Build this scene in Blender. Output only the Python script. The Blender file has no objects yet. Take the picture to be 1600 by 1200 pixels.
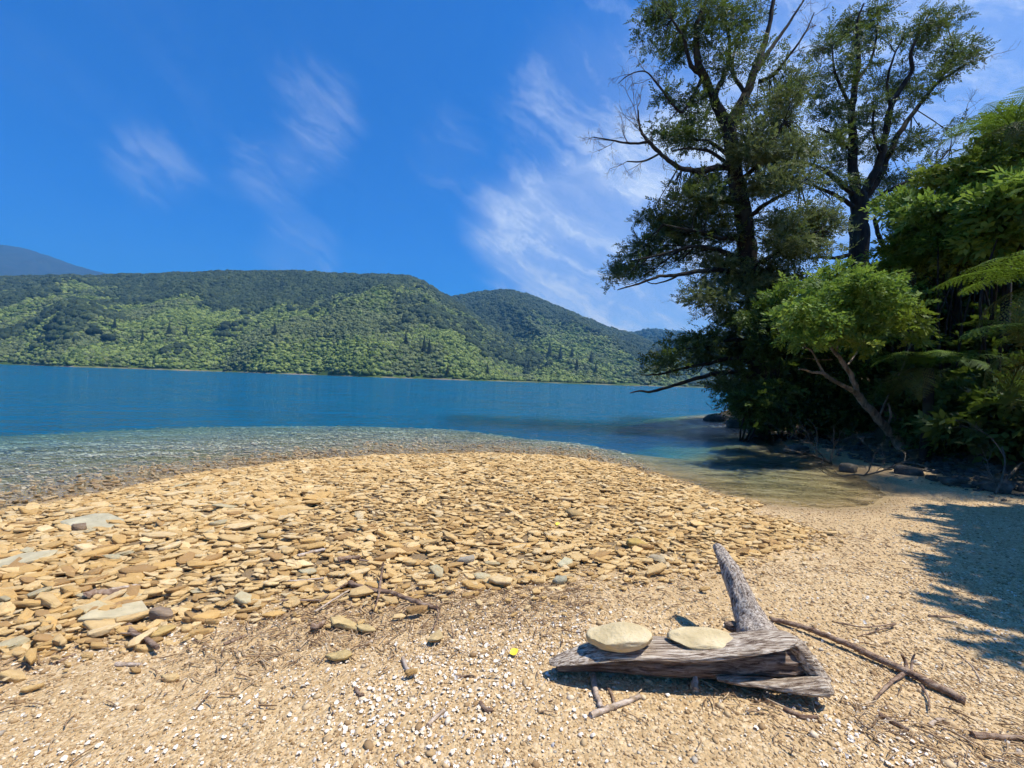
import bpy, math, random
import numpy as np
from mathutils import Vector, Matrix, Euler

rng = np.random.default_rng(7)
random.seed(7)
sc = bpy.context.scene
COL = sc.collection

# ------------------------------------------------------------------ camera
F = 667.0                     # focal length in photo pixels (1600 wide)
EYE = 2.0                     # eye height above the water
ROLL = math.radians(1.96)
PITCH = math.radians(-0.5)
cam_d = bpy.data.cameras.new('camera')
cam_d.sensor_width = 36.0
cam_d.lens = 36.0 * F / 1600.0
cam_d.clip_start = 0.05
cam_d.clip_end = 20000
cam = bpy.data.objects.new('camera', cam_d)
COL.objects.link(cam)
CAM_R = Matrix.Rotation(math.pi / 2 + PITCH, 3, 'X') @ Matrix.Rotation(ROLL, 3, 'Z')
cam.matrix_world = Matrix.Translation((0, 0, EYE)) @ CAM_R.to_4x4()
sc.camera = cam

# ------------------------------------------------------------------ sky, sun, exposure
SUN_EL = math.radians(65)
SUN_AZ = math.atan2(1.0, -0.24)           # measured from +Y towards +X
SUN_DIR = Vector((math.sin(SUN_AZ) * math.cos(SUN_EL), math.cos(SUN_AZ) * math.cos(SUN_EL), math.sin(SUN_EL)))
sc.view_settings.view_transform = 'Standard'
sc.view_settings.look = 'None'
sc.view_settings.gamma = 1.0
sc.view_settings.exposure = 0.60
sc.view_settings.use_curve_mapping = False

def pix_dir(u, v):
    return (CAM_R @ Vector(((u - 800) / F, -(v - 600) / F, -1.0)))

class NT:
    """small helper around a node tree"""
    def __init__(s, tree):
        s.t = tree; s.n = tree.nodes; s.l = tree.links
        s.n.clear()
    def node(s, typ, **kw):
        n = s.n.new(typ)
        for k, v in kw.items():
            if k.startswith('i_'):
                n.inputs[k[2:].replace('_', ' ')].default_value = v
            else:
                setattr(n, k, v)
        return n
    def link(s, a, b):
        s.l.new(a, b)
    def val(s, sock, x):
        if isinstance(x, bpy.types.NodeSocket): s.l.new(x, sock)
        else:
            if isinstance(x, (tuple, list)) and len(x) == 3 and sock.type == 'RGBA': x = (*x, 1.0)
            sock.default_value = x
    def math(s, op, a, b=None, c=None, clamp=False):
        n = s.n.new('ShaderNodeMath'); n.operation = op; n.use_clamp = clamp
        for i, x in enumerate((a, b, c)):
            if x is not None: s.val(n.inputs[i], x)
        return n.outputs[0]
    def vmath(s, op, a, b=None, out=0):
        n = s.n.new('ShaderNodeVectorMath'); n.operation = op
        for i, x in enumerate((a, b)):
            if x is not None: s.val(n.inputs[i], x)
        return n.outputs[out]
    def mix(s, fac, a, b, blend='MIX'):
        n = s.n.new('ShaderNodeMix'); n.data_type = 'RGBA'; n.blend_type = blend
        s.val(n.inputs[0], fac); s.val(n.inputs[6], a); s.val(n.inputs[7], b)
        return n.outputs[2]
    def ramp(s, fac, stops):
        n = s.n.new('ShaderNodeValToRGB')
        el = n.color_ramp.elements
        while len(el) < len(stops): el.new(0.5)
        for e, (p, c) in zip(el, stops):
            e.position = p
            e.color = c if len(c) == 4 else (*c, 1)
        s.val(n.inputs[0], fac)
        return n.outputs[0]
    def noise(s, vec, scale, detail=4, rough=0.55, dist=0.0, out=0):
        n = s.n.new('ShaderNodeTexNoise')
        n.inputs['Scale'].default_value = scale; n.inputs['Detail'].default_value = detail
        n.inputs['Roughness'].default_value = rough; n.inputs['Distortion'].default_value = dist
        if vec is not None: s.l.new(vec, n.inputs['Vector'])
        return n.outputs[out]
    def mapr(s, x, a, b, c=0.0, d=1.0, smooth=False):
        n = s.n.new('ShaderNodeMapRange')
        if smooth: n.interpolation_type = 'SMOOTHSTEP'
        s.val(n.inputs[0], x)
        for i, q in enumerate((a, b, c, d)): n.inputs[1 + i].default_value = q
        return n.outputs[0]

def rgb(r, g, b): return (r, g, b, 1.0)

def make_world():
    w = bpy.data.worlds.new('World'); sc.world = w; w.use_nodes = True
    t = NT(w.node_tree)
    sky = t.node('ShaderNodeTexSky', sky_type='NISHITA', sun_disc=False)
    sky.sun_elevation = SUN_EL; sky.sun_rotation = SUN_AZ
    sky.air_density = 1.0; sky.dust_density = 0.35; sky.ozone_density = 2.6; sky.altitude = 0
    hs = t.node('ShaderNodeHueSaturation'); hs.inputs['Saturation'].default_value = 1.6
    hs.inputs['Hue'].default_value = 0.497; hs.inputs['Value'].default_value = 1.3
    t.link(sky.outputs[0], hs.inputs['Color'])
    skyc = t.mix(1.0, hs.outputs[0], (0.26, 0.71, 1.10, 1), 'MULTIPLY')
    # thin cirrus, laid on a flat layer high above: direction / height
    tc = t.node('ShaderNodeTexCoord')
    d = t.vmath('NORMALIZE', tc.outputs['Generated'])
    sep = t.node('ShaderNodeSeparateXYZ'); t.link(d, sep.inputs[0])
    az = t.math('ARCTAN2', sep.outputs[0], sep.outputs[1]); el = t.math('ARCSINE', sep.outputs[2])
    cmb = t.node('ShaderNodeCombineXYZ'); t.link(az, cmb.inputs[0]); t.link(el, cmb.inputs[1])
    mp = t.node('ShaderNodeMapping'); t.link(cmb.outputs[0], mp.inputs[0])
    mp.inputs['Rotation'].default_value = (0, 0, math.radians(26)); mp.inputs['Scale'].default_value = (2.0, 9.0, 1); mp.vector_type = 'TEXTURE'; mp.inputs['Scale'].default_value = (1 / 1.8, 1 / 8.5, 1); mp.inputs['Rotation'].default_value = (0, 0, math.radians(-27))
    warp = t.noise(cmb.outputs[0], 5.0, 4, 0.55, out=1)
    wv = t.vmath('SCALE', t.vmath('SUBTRACT', warp, (.5, .5, .5))); wv.node.inputs['Scale'].default_value = 0.9
    wv2 = t.vmath('ADD', mp.outputs[0], wv)
    n1 = t.noise(wv2, 1.5, 8, 0.66, 0.25)
    n2 = t.noise(cmb.outputs[0], 1.6, 3, 0.5)
    base = t.mapr(n2, 0.46, 0.72)
    # banks of cirrus seen in the sky (directions)
    banks = [(890, 410, 0.24, 0.9), (1020, 455, 0.32, 1.3), (800, 345, 0.14, 0.6), (910, 165, 0.20, 0.42), (950, 310, 0.16, 0.4),
             (425, 270, 0.09, 0.28), (490, 245, 0.08, 0.22), (245, 262, 0.08, 0.30), (465, 400, 0.10, 0.36), (500, 165, 0.10, 0.26), (700, 240, 0.10, 0.22),
             (1120, 330, 0.28, 0.8), (1540, 120, 0.62, 0.8)]
    tot = t.math('MULTIPLY', base, 0.06)
    for (u, v, rad, amp) in banks:
        c = pix_dir(u, v).normalized()
        dt = t.vmath('DOT_PRODUCT', d, tuple(c), out=1)
        m = t.mapr(dt, math.cos(rad), 1.0, 0, amp, smooth=True)
        tot = t.math('ADD', tot, m)
    tot = t.math('MINIMUM', tot, 1.0)
    wisp = t.math('POWER', t.mapr(n1, 0.47, 0.80, 0, 1), 1.2)
    haze_band = t.math('MULTIPLY', t.math('MULTIPLY', tot, tot), 0.8)
    cl = t.math('MULTIPLY_ADD', wisp, tot, t.math('MULTIPLY', haze_band, n1))
    cl = t.math('MULTIPLY', cl, 1.25, clamp=True)
    up = t.mapr(sep.outputs[2], 0.0, 0.06)
    cl = t.math('MULTIPLY', cl, up)
    colr = t.mix(cl, skyc, (7.2, 7.9, 9.0, 1))
    bg = t.node('ShaderNodeBackground'); bg.inputs['Strength'].default_value = 0.08
    t.link(colr, bg.inputs['Color'])
    out = t.node('ShaderNodeOutputWorld'); t.link(bg.outputs[0], out.inputs['Surface'])
make_world()

sun_d = bpy.data.lights.new('sun', 'SUN'); sun_d.energy = 5.0; sun_d.angle = math.radians(0.53)
sun_d.color = (1.0, 0.955, 0.88)
sun = bpy.data.objects.new('sun', sun_d); COL.objects.link(sun)
sun.rotation_euler = (-SUN_DIR).to_track_quat('-Z', 'Y').to_euler()

cy = sc.cycles
cy.use_denoising = True
cy.max_bounces = 6; cy.diffuse_bounces = 3; cy.glossy_bounces = 2; cy.transmission_bounces = 3
cy.use_adaptive_sampling = True; cy.adaptive_threshold = 0.03; cy.adaptive_min_samples = 12
cy.transparent_max_bounces = 12; cy.volume_bounces = 0
cy.sample_clamp_indirect = 6.0
cy.caustics_reflective = False; cy.caustics_refractive = False

# ------------------------------------------------------------------ geometry helpers
def hor(u): return 594.0 + 0.0342 * (u - 800)
def P(u, v, d):
    q = pix_dir(u, v); return Vector((0, 0, EYE)) + q * d
def G(u, v, z=0.0):
    q = pix_dir(u, v); return Vector((0, 0, EYE)) + q * ((z - EYE) / q.z)

def vnoise(x, y, seed=0):
    """2D value noise, vectorised, 0..1"""
    xi = np.floor(x).astype(np.int64); yi = np.floor(y).astype(np.int64)
    xf = x - xi; yf = y - yi
    xf = xf * xf * (3 - 2 * xf); yf = yf * yf * (3 - 2 * yf)
    def h(a, b):
        n = (a * 374761393 + b * 668265263 + seed * 974634777) & 0xFFFFFFFF
        n = ((n ^ (n >> 13)) * 1274126177) & 0xFFFFFFFF
        return ((n ^ (n >> 16)) & 0xFFFF) / 65535.0
    a = h(xi, yi); b = h(xi + 1, yi); c = h(xi, yi + 1); d = h(xi + 1, yi + 1)
    return (a * (1 - xf) + b * xf) * (1 - yf) + (c * (1 - xf) + d * xf) * yf
def fbm(x, y, oct=4, seed=0):
    s = 0; a = 0.5; t = 0
    for i in range(oct):
        s = s + a * vnoise(x * 2 ** i + 17.3 * i, y * 2 ** i - 9.1 * i, seed + i); t += a; a *= 0.5
    return s / t

class MB:
    """collects triangles / quads (with a per-face tint) into one mesh"""
    def __init__(s): s.v = []; s.f = []; s.t = []; s.n = 0
    def add(s, verts, faces, tint=0.5):
        verts = np.asarray(verts, dtype=np.float32).reshape(-1, 3); faces = np.asarray(faces, dtype=np.int64)
        s.v.append(verts); s.f.append(faces + s.n)
        tt = np.asarray(tint, dtype=np.float32)
        s.t.append(np.full(len(faces), tt, dtype=np.float32) if tt.ndim == 0 else tt)
        s.n += len(verts)
    def mesh(s, name, mat, smooth=False):
        me = bpy.data.meshes.new(name)
        V = np.concatenate(s.v); me.vertices.add(len(V)); me.vertices.foreach_set('co', V.ravel())
        sizes = np.concatenate([np.full(len(f), f.shape[1]) for f in s.f]).astype(np.int32)
        loops = np.concatenate([f.ravel() for f in s.f]).astype(np.int32)
        starts = np.concatenate([[0], np.cumsum(sizes)[:-1]]).astype(np.int32)
        me.loops.add(len(loops)); me.loops.foreach_set('vertex_index', loops)
        me.polygons.add(len(sizes)); me.polygons.foreach_set('loop_start', starts)
        if smooth: me.polygons.foreach_set('use_smooth', np.ones(len(sizes), dtype=bool))
        at = me.attributes.new('tint', 'FLOAT', 'FACE'); at.data.foreach_set('value', np.concatenate(s.t))
        me.update(calc_edges=True); me.validate()
        me.materials.append(mat)
        return me
    def build(s, name, mat, parent=None, smooth=False):
        o = bpy.data.objects.new(name, s.mesh(name, mat, smooth)); COL.objects.link(o)
        if parent is not None:
            o.parent = parent
            o.matrix_parent_inverse = Matrix.Translation(parent.location).inverted()
        return o

def tag(o, label=None, cat=None, group=None, kind=None):
    if label: o['label'] = label
    if cat: o['category'] = cat
    if group: o['group'] = group
    if kind: o['kind'] = kind
    return o
def empty(name, loc):
    o = bpy.data.objects.new(name, None); COL.objects.link(o); o.location = loc; o.empty_display_size = 0.2
    return o

def smooth_path(pts, radii, per=4):
    pts = [np.array(p, dtype=float) for p in pts]
    n = len(pts); out = []; rr = []
    for i in range(n - 1):
        p0 = pts[max(i - 1, 0)]; p1 = pts[i]; p2 = pts[i + 1]; p3 = pts[min(i + 2, n - 1)]
        for k in range(per):
            t = k / per
            out.append(0.5 * ((2 * p1) + (-p0 + p2) * t + (2 * p0 - 5 * p1 + 4 * p2 - p3) * t * t + (-p0 + 3 * p1 - 3 * p2 + p3) * t ** 3))
            rr.append(radii[i] * (1 - t) + radii[i + 1] * t)
    out.append(pts[-1]); rr.append(radii[-1])
    return np.array(out), np.array(rr)

def tube(mb, pts, radii, sides=8, per=4, rough=0.0, tint=0.5, seed=0, wob=0.0, cap=True):
    C, R = smooth_path(pts, radii, per) if per > 1 else (np.array([list(p) for p in pts], dtype=float), np.array(radii, dtype=float))
    n = len(C)
    if wob:
        w = rng.normal(0, 1, C.shape) * (R[:, None] * wob); w[0] = 0; w[-1] = 0; C = C + w
    T = np.gradient(C, axis=0); T /= (np.linalg.norm(T, axis=1, keepdims=True) + 1e-9)
    ref = np.array([0.31, 0.2, 0.93]) if abs(T[0, 2]) < 0.8 else np.array([0.9, 0.3, 0.2])
    a = np.linspace(0, 2 * np.pi, sides, endpoint=False)
    U = np.zeros_like(C); prev = ref
    for i in range(n):
        u = prev - T[i] * np.dot(prev, T[i]); u /= np.linalg.norm(u) + 1e-9; U[i] = u; prev = u
    W = np.cross(T, U)
    rad = R[:, None] * np.ones(sides)[None]
    if rough:
        rad = rad * (1 + rough * (rng.random((n, sides)) - 0.5) + rough * 1.3 * (rng.random(sides) - 0.5)[None])
    V = C[:, None] + rad[..., None] * (np.cos(a)[None, :, None] * U[:, None] + np.sin(a)[None, :, None] * W[:, None])
    idx = np.arange(n * sides).reshape(n, sides)
    A = idx[:-1]; B = idx[1:]
    Fq = np.stack([A, np.roll(A, -1, 1), np.roll(B, -1, 1), B], -1).reshape(-1, 4)
    mb.add(V.reshape(-1, 3), Fq, tint)
    if cap:
        for k, ring in ((0, idx[0][::-1]), (n - 1, idx[-1])):
            c = C[k]; vv = np.vstack([V.reshape(-1, 3)[ring], c])
            fs = np.stack([np.arange(sides), (np.arange(sides) + 1) % sides, np.full(sides, sides)], -1)
            mb.add(vv, fs, tint)
    return C, R

def euler_mats(e):
    cx, sx = np.cos(e[:, 0]), np.sin(e[:, 0]); cy_, sy = np.cos(e[:, 1]), np.sin(e[:, 1]); cz, sz = np.cos(e[:, 2]), np.sin(e[:, 2])
    M = np.zeros((len(e), 3, 3))
    M[:, 0, 0] = cz * cy_; M[:, 0, 1] = cz * sy * sx - sz * cx; M[:, 0, 2] = cz * sy * cx + sz * sx
    M[:, 1, 0] = sz * cy_; M[:, 1, 1] = sz * sy * sx + cz * cx; M[:, 1, 2] = sz * sy * cx - cz * sx
    M[:, 2, 0] = -sy; M[:, 2, 1] = cy_ * sx; M[:, 2, 2] = cy_ * cx
    return M

def replicate(mb, tv, tf, pos, eul, scl, tint):
    """many copies of a template (tv, tf) joined into mb"""
    n = len(pos)
    if n == 0: return
    M = euler_mats(eul)
    scl = np.asarray(scl, dtype=float)
    if scl.ndim == 1: scl = scl[:, None]
    V = np.einsum('nij,nkj->nki', M, tv[None] * scl[:, None, :]) + pos[:, None]
    Fc = tf[None] + (np.arange(n) * len(tv))[:, None, None]
    mb.add(V.reshape(-1, 3), Fc.reshape(-1, tf.shape[1]), np.repeat(tint, len(tf)))

# ------------------------------------------------------------------ materials
def new_mat(name):
    m = bpy.data.materials.new(name); m.use_nodes = True
    t = NT(m.node_tree)
    out = t.node('ShaderNodeOutputMaterial')
    return m, t, out
def principled(t, out, col, rough=0.8, spec=0.3, normal=None):
    b = t.node('ShaderNodeBsdfPrincipled')
    t.val(b.inputs['Base Color'], col); t.val(b.inputs['Roughness'], rough)
    b.inputs['Specular IOR Level'].default_value = spec
    if normal is not None: t.link(normal, b.inputs['Normal'])
    t.link(b.outputs[0], out.inputs['Surface'])
    return b
def bump(t, h, strength=0.5, dist=0.02, normal=None):
    b = t.node('ShaderNodeBump'); b.inputs['Strength'].default_value = strength; b.inputs['Distance'].default_value = dist
    t.link(h, b.inputs['Height'])
    if normal is not None: t.link(normal, b.inputs['Normal'])
    return b.outputs[0]
def attr(t, name, typ='GEOMETRY'):
    a = t.node('ShaderNodeAttribute'); a.attribute_name = name; a.attribute_type = typ
    return a.outputs['Fac']
def obj_co(t): return t.node('ShaderNodeTexCoord').outputs['Object']
def geo_co(t): return t.node('ShaderNodeNewGeometry').outputs['Position']
def obj_rand(t): return t.node('ShaderNodeObjectInfo').outputs['Random']

def leaf_mat(name, dark, mid, light, transl=0.35, gloss=0.15, tr_col=None, rough=0.55):
    m, t, out = new_mat(name)
    tint = attr(t, 'tint')
    c = t.ramp(tint, [(0.0, dark), (0.5, mid), (1.0, light)])
    p = t.node('ShaderNodeBsdfPrincipled'); t.link(c, p.inputs['Base Color'])
    p.inputs['Roughness'].default_value = rough; p.inputs['Specular IOR Level'].default_value = gloss
    tr = t.node('ShaderNodeBsdfTranslucent')
    tc = t.mix(0.5, c, tr_col or rgb(0.16, 0.24, 0.02)); t.link(tc, tr.inputs[0])
    mx = t.node('ShaderNodeMixShader'); mx.inputs[0].default_value = transl
    t.link(p.outputs[0], mx.inputs[1]); t.link(tr.outputs[0], mx.inputs[2]); t.link(mx.outputs[0], out.inputs['Surface'])
    return m

def bark_mat(name, a, b, scale=6.0, stretch=0.18):
    m, t, out = new_mat(name)
    co = geo_co(t)
    mp = t.node('ShaderNodeMapping'); t.link(co, mp.inputs[0]); mp.inputs['Scale'].default_value = (1, 1, stretch)
    n = t.noise(mp.outputs[0], scale, 6, 0.6); n2 = t.noise(co, 1.6, 3)
    c = t.mix(t.mapr(n, 0.35, 0.7), a, b)
    c = t.mix(t.mapr(n2, 0.5, 0.75), c, tuple(0.5 * (x + y) for x, y in zip(a, rgb(0.10, 0.11, 0.07))))
    principled(t, out, c, 0.9, 0.15, bump(t, n, 0.8, 0.03))
    return m

def stone_mat(name='slate_stone', fixed=None):
    m, t, out = new_mat(name)
    co = obj_co(t); rnd = obj_rand(t)
    c = t.ramp(rnd, [(0.0, (0.28, 0.185, 0.085)), (0.16, (0.42, 0.295, 0.140)), (0.42, (0.50, 0.370, 0.190)), (0.68, (0.56, 0.435, 0.245)),
                     (0.90, (0.60, 0.49, 0.31)), (0.97, (0.46, 0.40, 0.28)), (1.0, (0.60, 0.54, 0.41))])
    if fixed: c = t.mix(rnd, tuple(.86 * q for q in fixed), tuple(1.1 * q for q in fixed))
    vadd = t.node('ShaderNodeVectorMath'); vadd.operation = 'ADD'; t.link(co, vadd.inputs[0])
    off = t.math('MULTIPLY', rnd, 37.0); t.link(off, vadd.inputs[1])
    n = t.noise(vadd.outputs[0], 3.0, 5, 0.65); n2 = t.noise(vadd.outputs[0], 18, 3, 0.6)
    c = t.mix(t.mapr(n, 0.42, 0.72, 0, 0.5), c, rgb(0.31, 0.195, 0.085))
    c = t.mix(t.mapr(n2, 0.55, 0.8, 0, 0.35), c, rgb(0.66, 0.52, 0.32))
    h = t.math('ADD', n, t.math('MULTIPLY', n2, 0.35))
    # wet along the water's edge and below it
    pz = t.node('ShaderNodeSeparateXYZ'); t.link(geo_co(t), pz.inputs[0])
    wet = t.mapr(t.math('ADD', pz.outputs[2], t.math('MULTIPLY', n, 0.03)), 0.05, 0.085, 1, 0)
    c = t.mix(1.0, c, rgb(1.13, 1.01, 0.80), 'MULTIPLY')
    deep = t.mapr(pz.outputs[2], -0.03, 0.02, 1, 0)
    c2 = t.mix(t.math('MULTIPLY', wet, t.mapr(deep, 0, 1, 0.6, 0.15)), c, rgb(0.16, 0.10, 0.045))
    c2 = t.mix(t.math('MULTIPLY', deep, 0.8), c2, t.mix(rnd, rgb(0.36, 0.37, 0.29), rgb(0.66, 0.66, 0.56)))
    rough = t.mapr(wet, 0, 1, 0.85, 0.35)
    principled(t, out, c2, rough, 0.3, bump(t, h, 0.5, 0.03))
    return m

def gravel_mat(name, cols):
    m, t, out = new_mat(name)
    c = t.ramp(obj_rand(t), cols)
    n = t.noise(obj_co(t), 2.0, 3)
    c = t.mix(t.mapr(n, 0.4, 0.75, 0, 0.4), c, rgb(0.33, 0.21, 0.10))
    c = t.mix(1.0, c, rgb(1.02, 0.965, 0.87), 'MULTIPLY')
    principled(t, out, c, 0.8, 0.25)
    return m

def ground_mat():
    m, t, out = new_mat('beach_gravel')
    co = geo_co(t)
    sep = t.node('ShaderNodeSeparateXYZ'); t.link(co, sep.inputs[0])
    vor = t.node('ShaderNodeTexVoronoi'); vor.inputs['Scale'].default_value = 62; t.link(co, vor.inputs['Vector'])
    vor2 = t.node('ShaderNodeTexVoronoi'); vor2.inputs['Scale'].default_value = 24; t.link(co, vor2.inputs['Vector'])
    r1 = t.node('ShaderNodeSeparateColor'); t.link(vor.outputs['Color'], r1.inputs[0])
    r2 = t.node('ShaderNodeSeparateColor'); t.link(vor2.outputs['Color'], r2.inputs[0])
    c = t.ramp(r1.outputs[0], [(0, (0.33, 0.235, 0.125)), (0.4, (0.48, 0.36, 0.205)), (0.75, (0.56, 0.44, 0.275)), (1, (0.70, 0.60, 0.44))])
    cb = t.ramp(r2.outputs[1], [(0, (0.36, 0.25, 0.13)), (0.5, (0.47, 0.345, 0.19)), (1, (0.56, 0.445, 0.27))])
    n = t.noise(co, 0.9, 5, 0.6)
    c = t.mix(0.35, c, cb)
    c = t.mix(t.mapr(n, 0.45, 0.7, 0, 0.5), c, rgb(0.41, 0.295, 0.155))
    c = t.mix(1.0, c, rgb(1.05, 0.975, 0.87), 'MULTIPLY')
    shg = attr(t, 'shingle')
    c = t.mix(t.math('MULTIPLY', shg, 0.8), c, rgb(0.17, 0.115, 0.06))  # damp ground under the shingle, darkened for the shaded gaps between stones
    # soil and leaf litter up the forested bank: an attribute carried by the terrain
    soil = attr(t, 'soil')
    nn = t.noise(co, 7, 5, 0.65)
    sc_ = t.ramp(nn, [(0.3, (0.012, 0.010, 0.006)), (0.6, (0.05, 0.036, 0.02)), (0.8, (0.10, 0.07, 0.035))])
    c = t.mix(soil, c, sc_)
    # lake bed: pebbles, paler sand, weed further out
    n3 = t.noise(co, 3.2, 4, 0.6)
    bed = t.ramp(r2.outputs[0], [(0, (0.22, 0.18, 0.09)), (0.45, (0.40, 0.35, 0.22)), (0.8, (0.54, 0.49, 0.36)), (1, (0.66, 0.62, 0.50))])
    bed = t.mix(t.mapr(n3, 0.4, 0.7, 0.1, 0.7), bed, rgb(0.33, 0.255, 0.085))
    weed = t.noise(co, 0.34, 3, 0.5)
    bed = t.mix(t.mapr(weed, 0.60, 0.68, 0, 0.75), bed, rgb(0.045, 0.05, 0.03))
    alg = attr(t, 'algae')
    bed = t.mix(t.math('MULTIPLY', alg, 0.75), bed, t.mix(r2.outputs[0], rgb(0.30, 0.20, 0.04), rgb(0.56, 0.42, 0.12)))
    under = t.mapr(sep.outputs[2], -0.03, 0.03, 1, 0)
    c = t.mix(under, c, bed)
    wet = t.mapr(sep.outputs[2], 0.02, 0.075, 0.5, 0)
    c = t.mix(wet, c, rgb(0.16, 0.10, 0.045))
    h = t.math('ADD', t.math('MULTIPLY', vor.outputs['Distance'], -0.5), t.math('MULTIPLY', vor2.outputs['Distance'], -0.8))
    principled(t, out, c, 0.9, 0.2, bump(t, h, 0.8, 0.02))
    return m

def water_mat():
    m, t, out = new_mat('lake_water')
    co = geo_co(t)
    mp = t.node('ShaderNodeMapping'); t.link(co, mp.inputs[0])
    mp.inputs['Rotation'].default_value = (0, 0, math.radians(-12)); mp.inputs['Scale'].default_value = (0.6, 1.0, 1)
    n1 = t.noise(mp.outputs[0], 5.0, 4, 0.6, 0.4)
    n2 = t.noise(mp.outputs[0], 0.8, 4, 0.6, 0.3)
    n3 = t.noise(mp.outputs[0], 0.10, 2, 0.5)
    gust = t.mapr(t.noise(mp.outputs[0], 0.05, 6, 0.65), 0.35, 0.65, 0.55, 1.5)
    h = t.math('ADD', t.math('MULTIPLY', n1, 0.085), t.math('ADD', t.math('MULTIPLY', n2, 0.36), t.math('MULTIPLY', n3, 1.3)))
    h = t.math('MULTIPLY', h, gust)
    b = t.node('ShaderNodeBump'); b.inputs['Strength'].default_value = 1.0; b.inputs['Distance'].default_value = 1.0
    t.link(h, b.inputs['Height'])
    fr = t.node('ShaderNodeFresnel'); fr.inputs['IOR'].default_value = 1.333; t.link(b.outputs[0], fr.inputs['Normal'])
    gl = t.node('ShaderNodeBsdfGlossy'); gl.inputs['Roughness'].default_value = 0.06; t.link(b.outputs[0], gl.inputs['Normal'])
    tr = t.node('ShaderNodeBsdfTransparent')
    mx = t.node('ShaderNodeMixShader'); t.link(fr.outputs[0], mx.inputs[0]); t.link(tr.outputs[0], mx.inputs[1]); t.link(gl.outputs[0], mx.inputs[2])
    t.link(mx.outputs[0], out.inputs['Surface'])
    va = t.node('ShaderNodeVolumeAbsorption'); va.inputs['Color'].default_value = (0.0, 0.76, 0.93, 1); va.inputs['Density'].default_value = 0.55
    vs = t.node('ShaderNodeVolumeScatter'); vs.inputs['Color'].default_value = (0.03, 0.32, 1.0, 1); vs.inputs['Density'].default_value = 0.28
    vs.inputs['Anisotropy'].default_value = 0.0
    ad = t.node('ShaderNodeAddShader'); t.link(va.outputs[0], ad.inputs[0]); t.link(vs.outputs[0], ad.inputs[1])
    t.link(ad.outputs[0], out.inputs['Volume'])
    return m

def hill_mat(name, a, b):
    m, t, out = new_mat(name)
    co = geo_co(t)
    n = t.noise(co, 0.02, 6, 0.6); n2 = t.noise(co, 0.25, 4, 0.6)
    c = t.mix(t.mapr(n, 0.4, 0.62), a, b)
    c = t.mix(t.mapr(n2, 0.4, 0.7, 0, 0.6), c, tuple(0.55 * x for x in a[:3]) + (1,))
    sep = t.node('ShaderNodeSeparateXYZ'); t.link(co, sep.inputs[0])
    shore = t.mapr(t.math('ADD', sep.outputs[2], t.math('MULTIPLY', n2, 2.0)), 1.9, 2.7, 1, 0)
    c = t.mix(t.math('MULTIPLY', shore, t.mapr(n, 0.42, 0.6)), c, rgb(0.21, 0.175, 0.125))
    principled(t, out, c, 0.95, 0.1, bump(t, n2, 0.6, 2.0))
    return m
def canopy_mat(name, stops):
    m, t, out = new_mat(name)
    c = t.ramp(obj_rand(t), stops)
    n = t.noise(obj_co(t), 2.6, 3, 0.6)
    c = t.mix(t.mapr(n, 0.35, 0.65, 0.0, 0.6), c, t.mix(1.0, c, rgb(0.45, 0.5, 0.5), 'MULTIPLY'))
    principled(t, out, c, 0.8, 0.12, bump(t, n, 1.0, 0.4))
    return m

M = {}
M['stone'] = stone_mat()
for cn_, cc_ in (('buff', (.53, .41, .23)), ('ochre', (.48, .335, .15)), ('brown', (.31, .205, .10)), ('pale', (.61, .51, .34)), ('grey green', (.40, .385, .29))):
    M['stone_' + cn_] = stone_mat('slate_' + cn_.replace(' ', '_'), cc_)
M['ground'] = ground_mat()
M['water'] = water_mat()
M['hill'] = hill_mat('hill_scrub_ground', rgb(0.050, 0.085, 0.020), rgb(0.105, 0.150, 0.030))
M['mountain'] = hill_mat('mountain_side', rgb(0.030, 0.042, 0.036), rgb(0.050, 0.058, 0.045))
M['scrub'] = canopy_mat('hill_scrub_leaves', [(0, (0.040, 0.066, 0.018)), (0.4, (0.125, 0.165, 0.042)), (0.75, (0.19, 0.235, 0.056)), (1, (0.25, 0.285, 0.085))])
M['scrub2'] = canopy_mat('hill_grey_scrub_leaves', [(0, (0.06, 0.078, 0.032)), (0.5, (0.115, 0.140, 0.052)), (1, (0.175, 0.195, 0.075))])
M['forest'] = canopy_mat('hill_forest_leaves', [(0, (0.024, 0.036, 0.018)), (0.6, (0.045, 0.064, 0.028)), (1, (0.080, 0.102, 0.040))])
M['conifer'] = canopy_mat('hill_conifer_leaves', [(0, (0.012, 0.022, 0.012)), (1, (0.024, 0.038, 0.018))])
M['bark'] = bark_mat('dark_bark', rgb(0.012, 0.010, 0.009), rgb(0.042, 0.035, 0.030))
M['bark_grey'] = bark_mat('grey_bark', rgb(0.085, 0.070, 0.052), rgb(0.20, 0.165, 0.125), 9)
M['bark_pale'] = bark_mat('pale_bark', rgb(0.13, 0.09, 0.06), rgb(0.40, 0.31, 0.22), 12)
M['dead'] = bark_mat('dead_twig', rgb(0.10, 0.085, 0.07), rgb(0.26, 0.22, 0.18), 9)
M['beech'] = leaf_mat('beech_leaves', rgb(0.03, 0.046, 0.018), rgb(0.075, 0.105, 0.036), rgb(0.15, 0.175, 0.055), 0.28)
M['beech_olive'] = leaf_mat('beech_leaves_lit', rgb(0.05, 0.068, 0.028), rgb(0.115, 0.142, 0.056), rgb(0.20, 0.22, 0.085), 0.38, 0.15, rgb(0.17, 0.22, 0.06))  # brighter copy of the beech leaves, sunlight put into its colour
M['broad'] = leaf_mat('broad_leaves', rgb(0.075, 0.14, 0.026), rgb(0.16, 0.26, 0.045), rgb(0.27, 0.37, 0.075), 0.45, 0.18)
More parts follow.
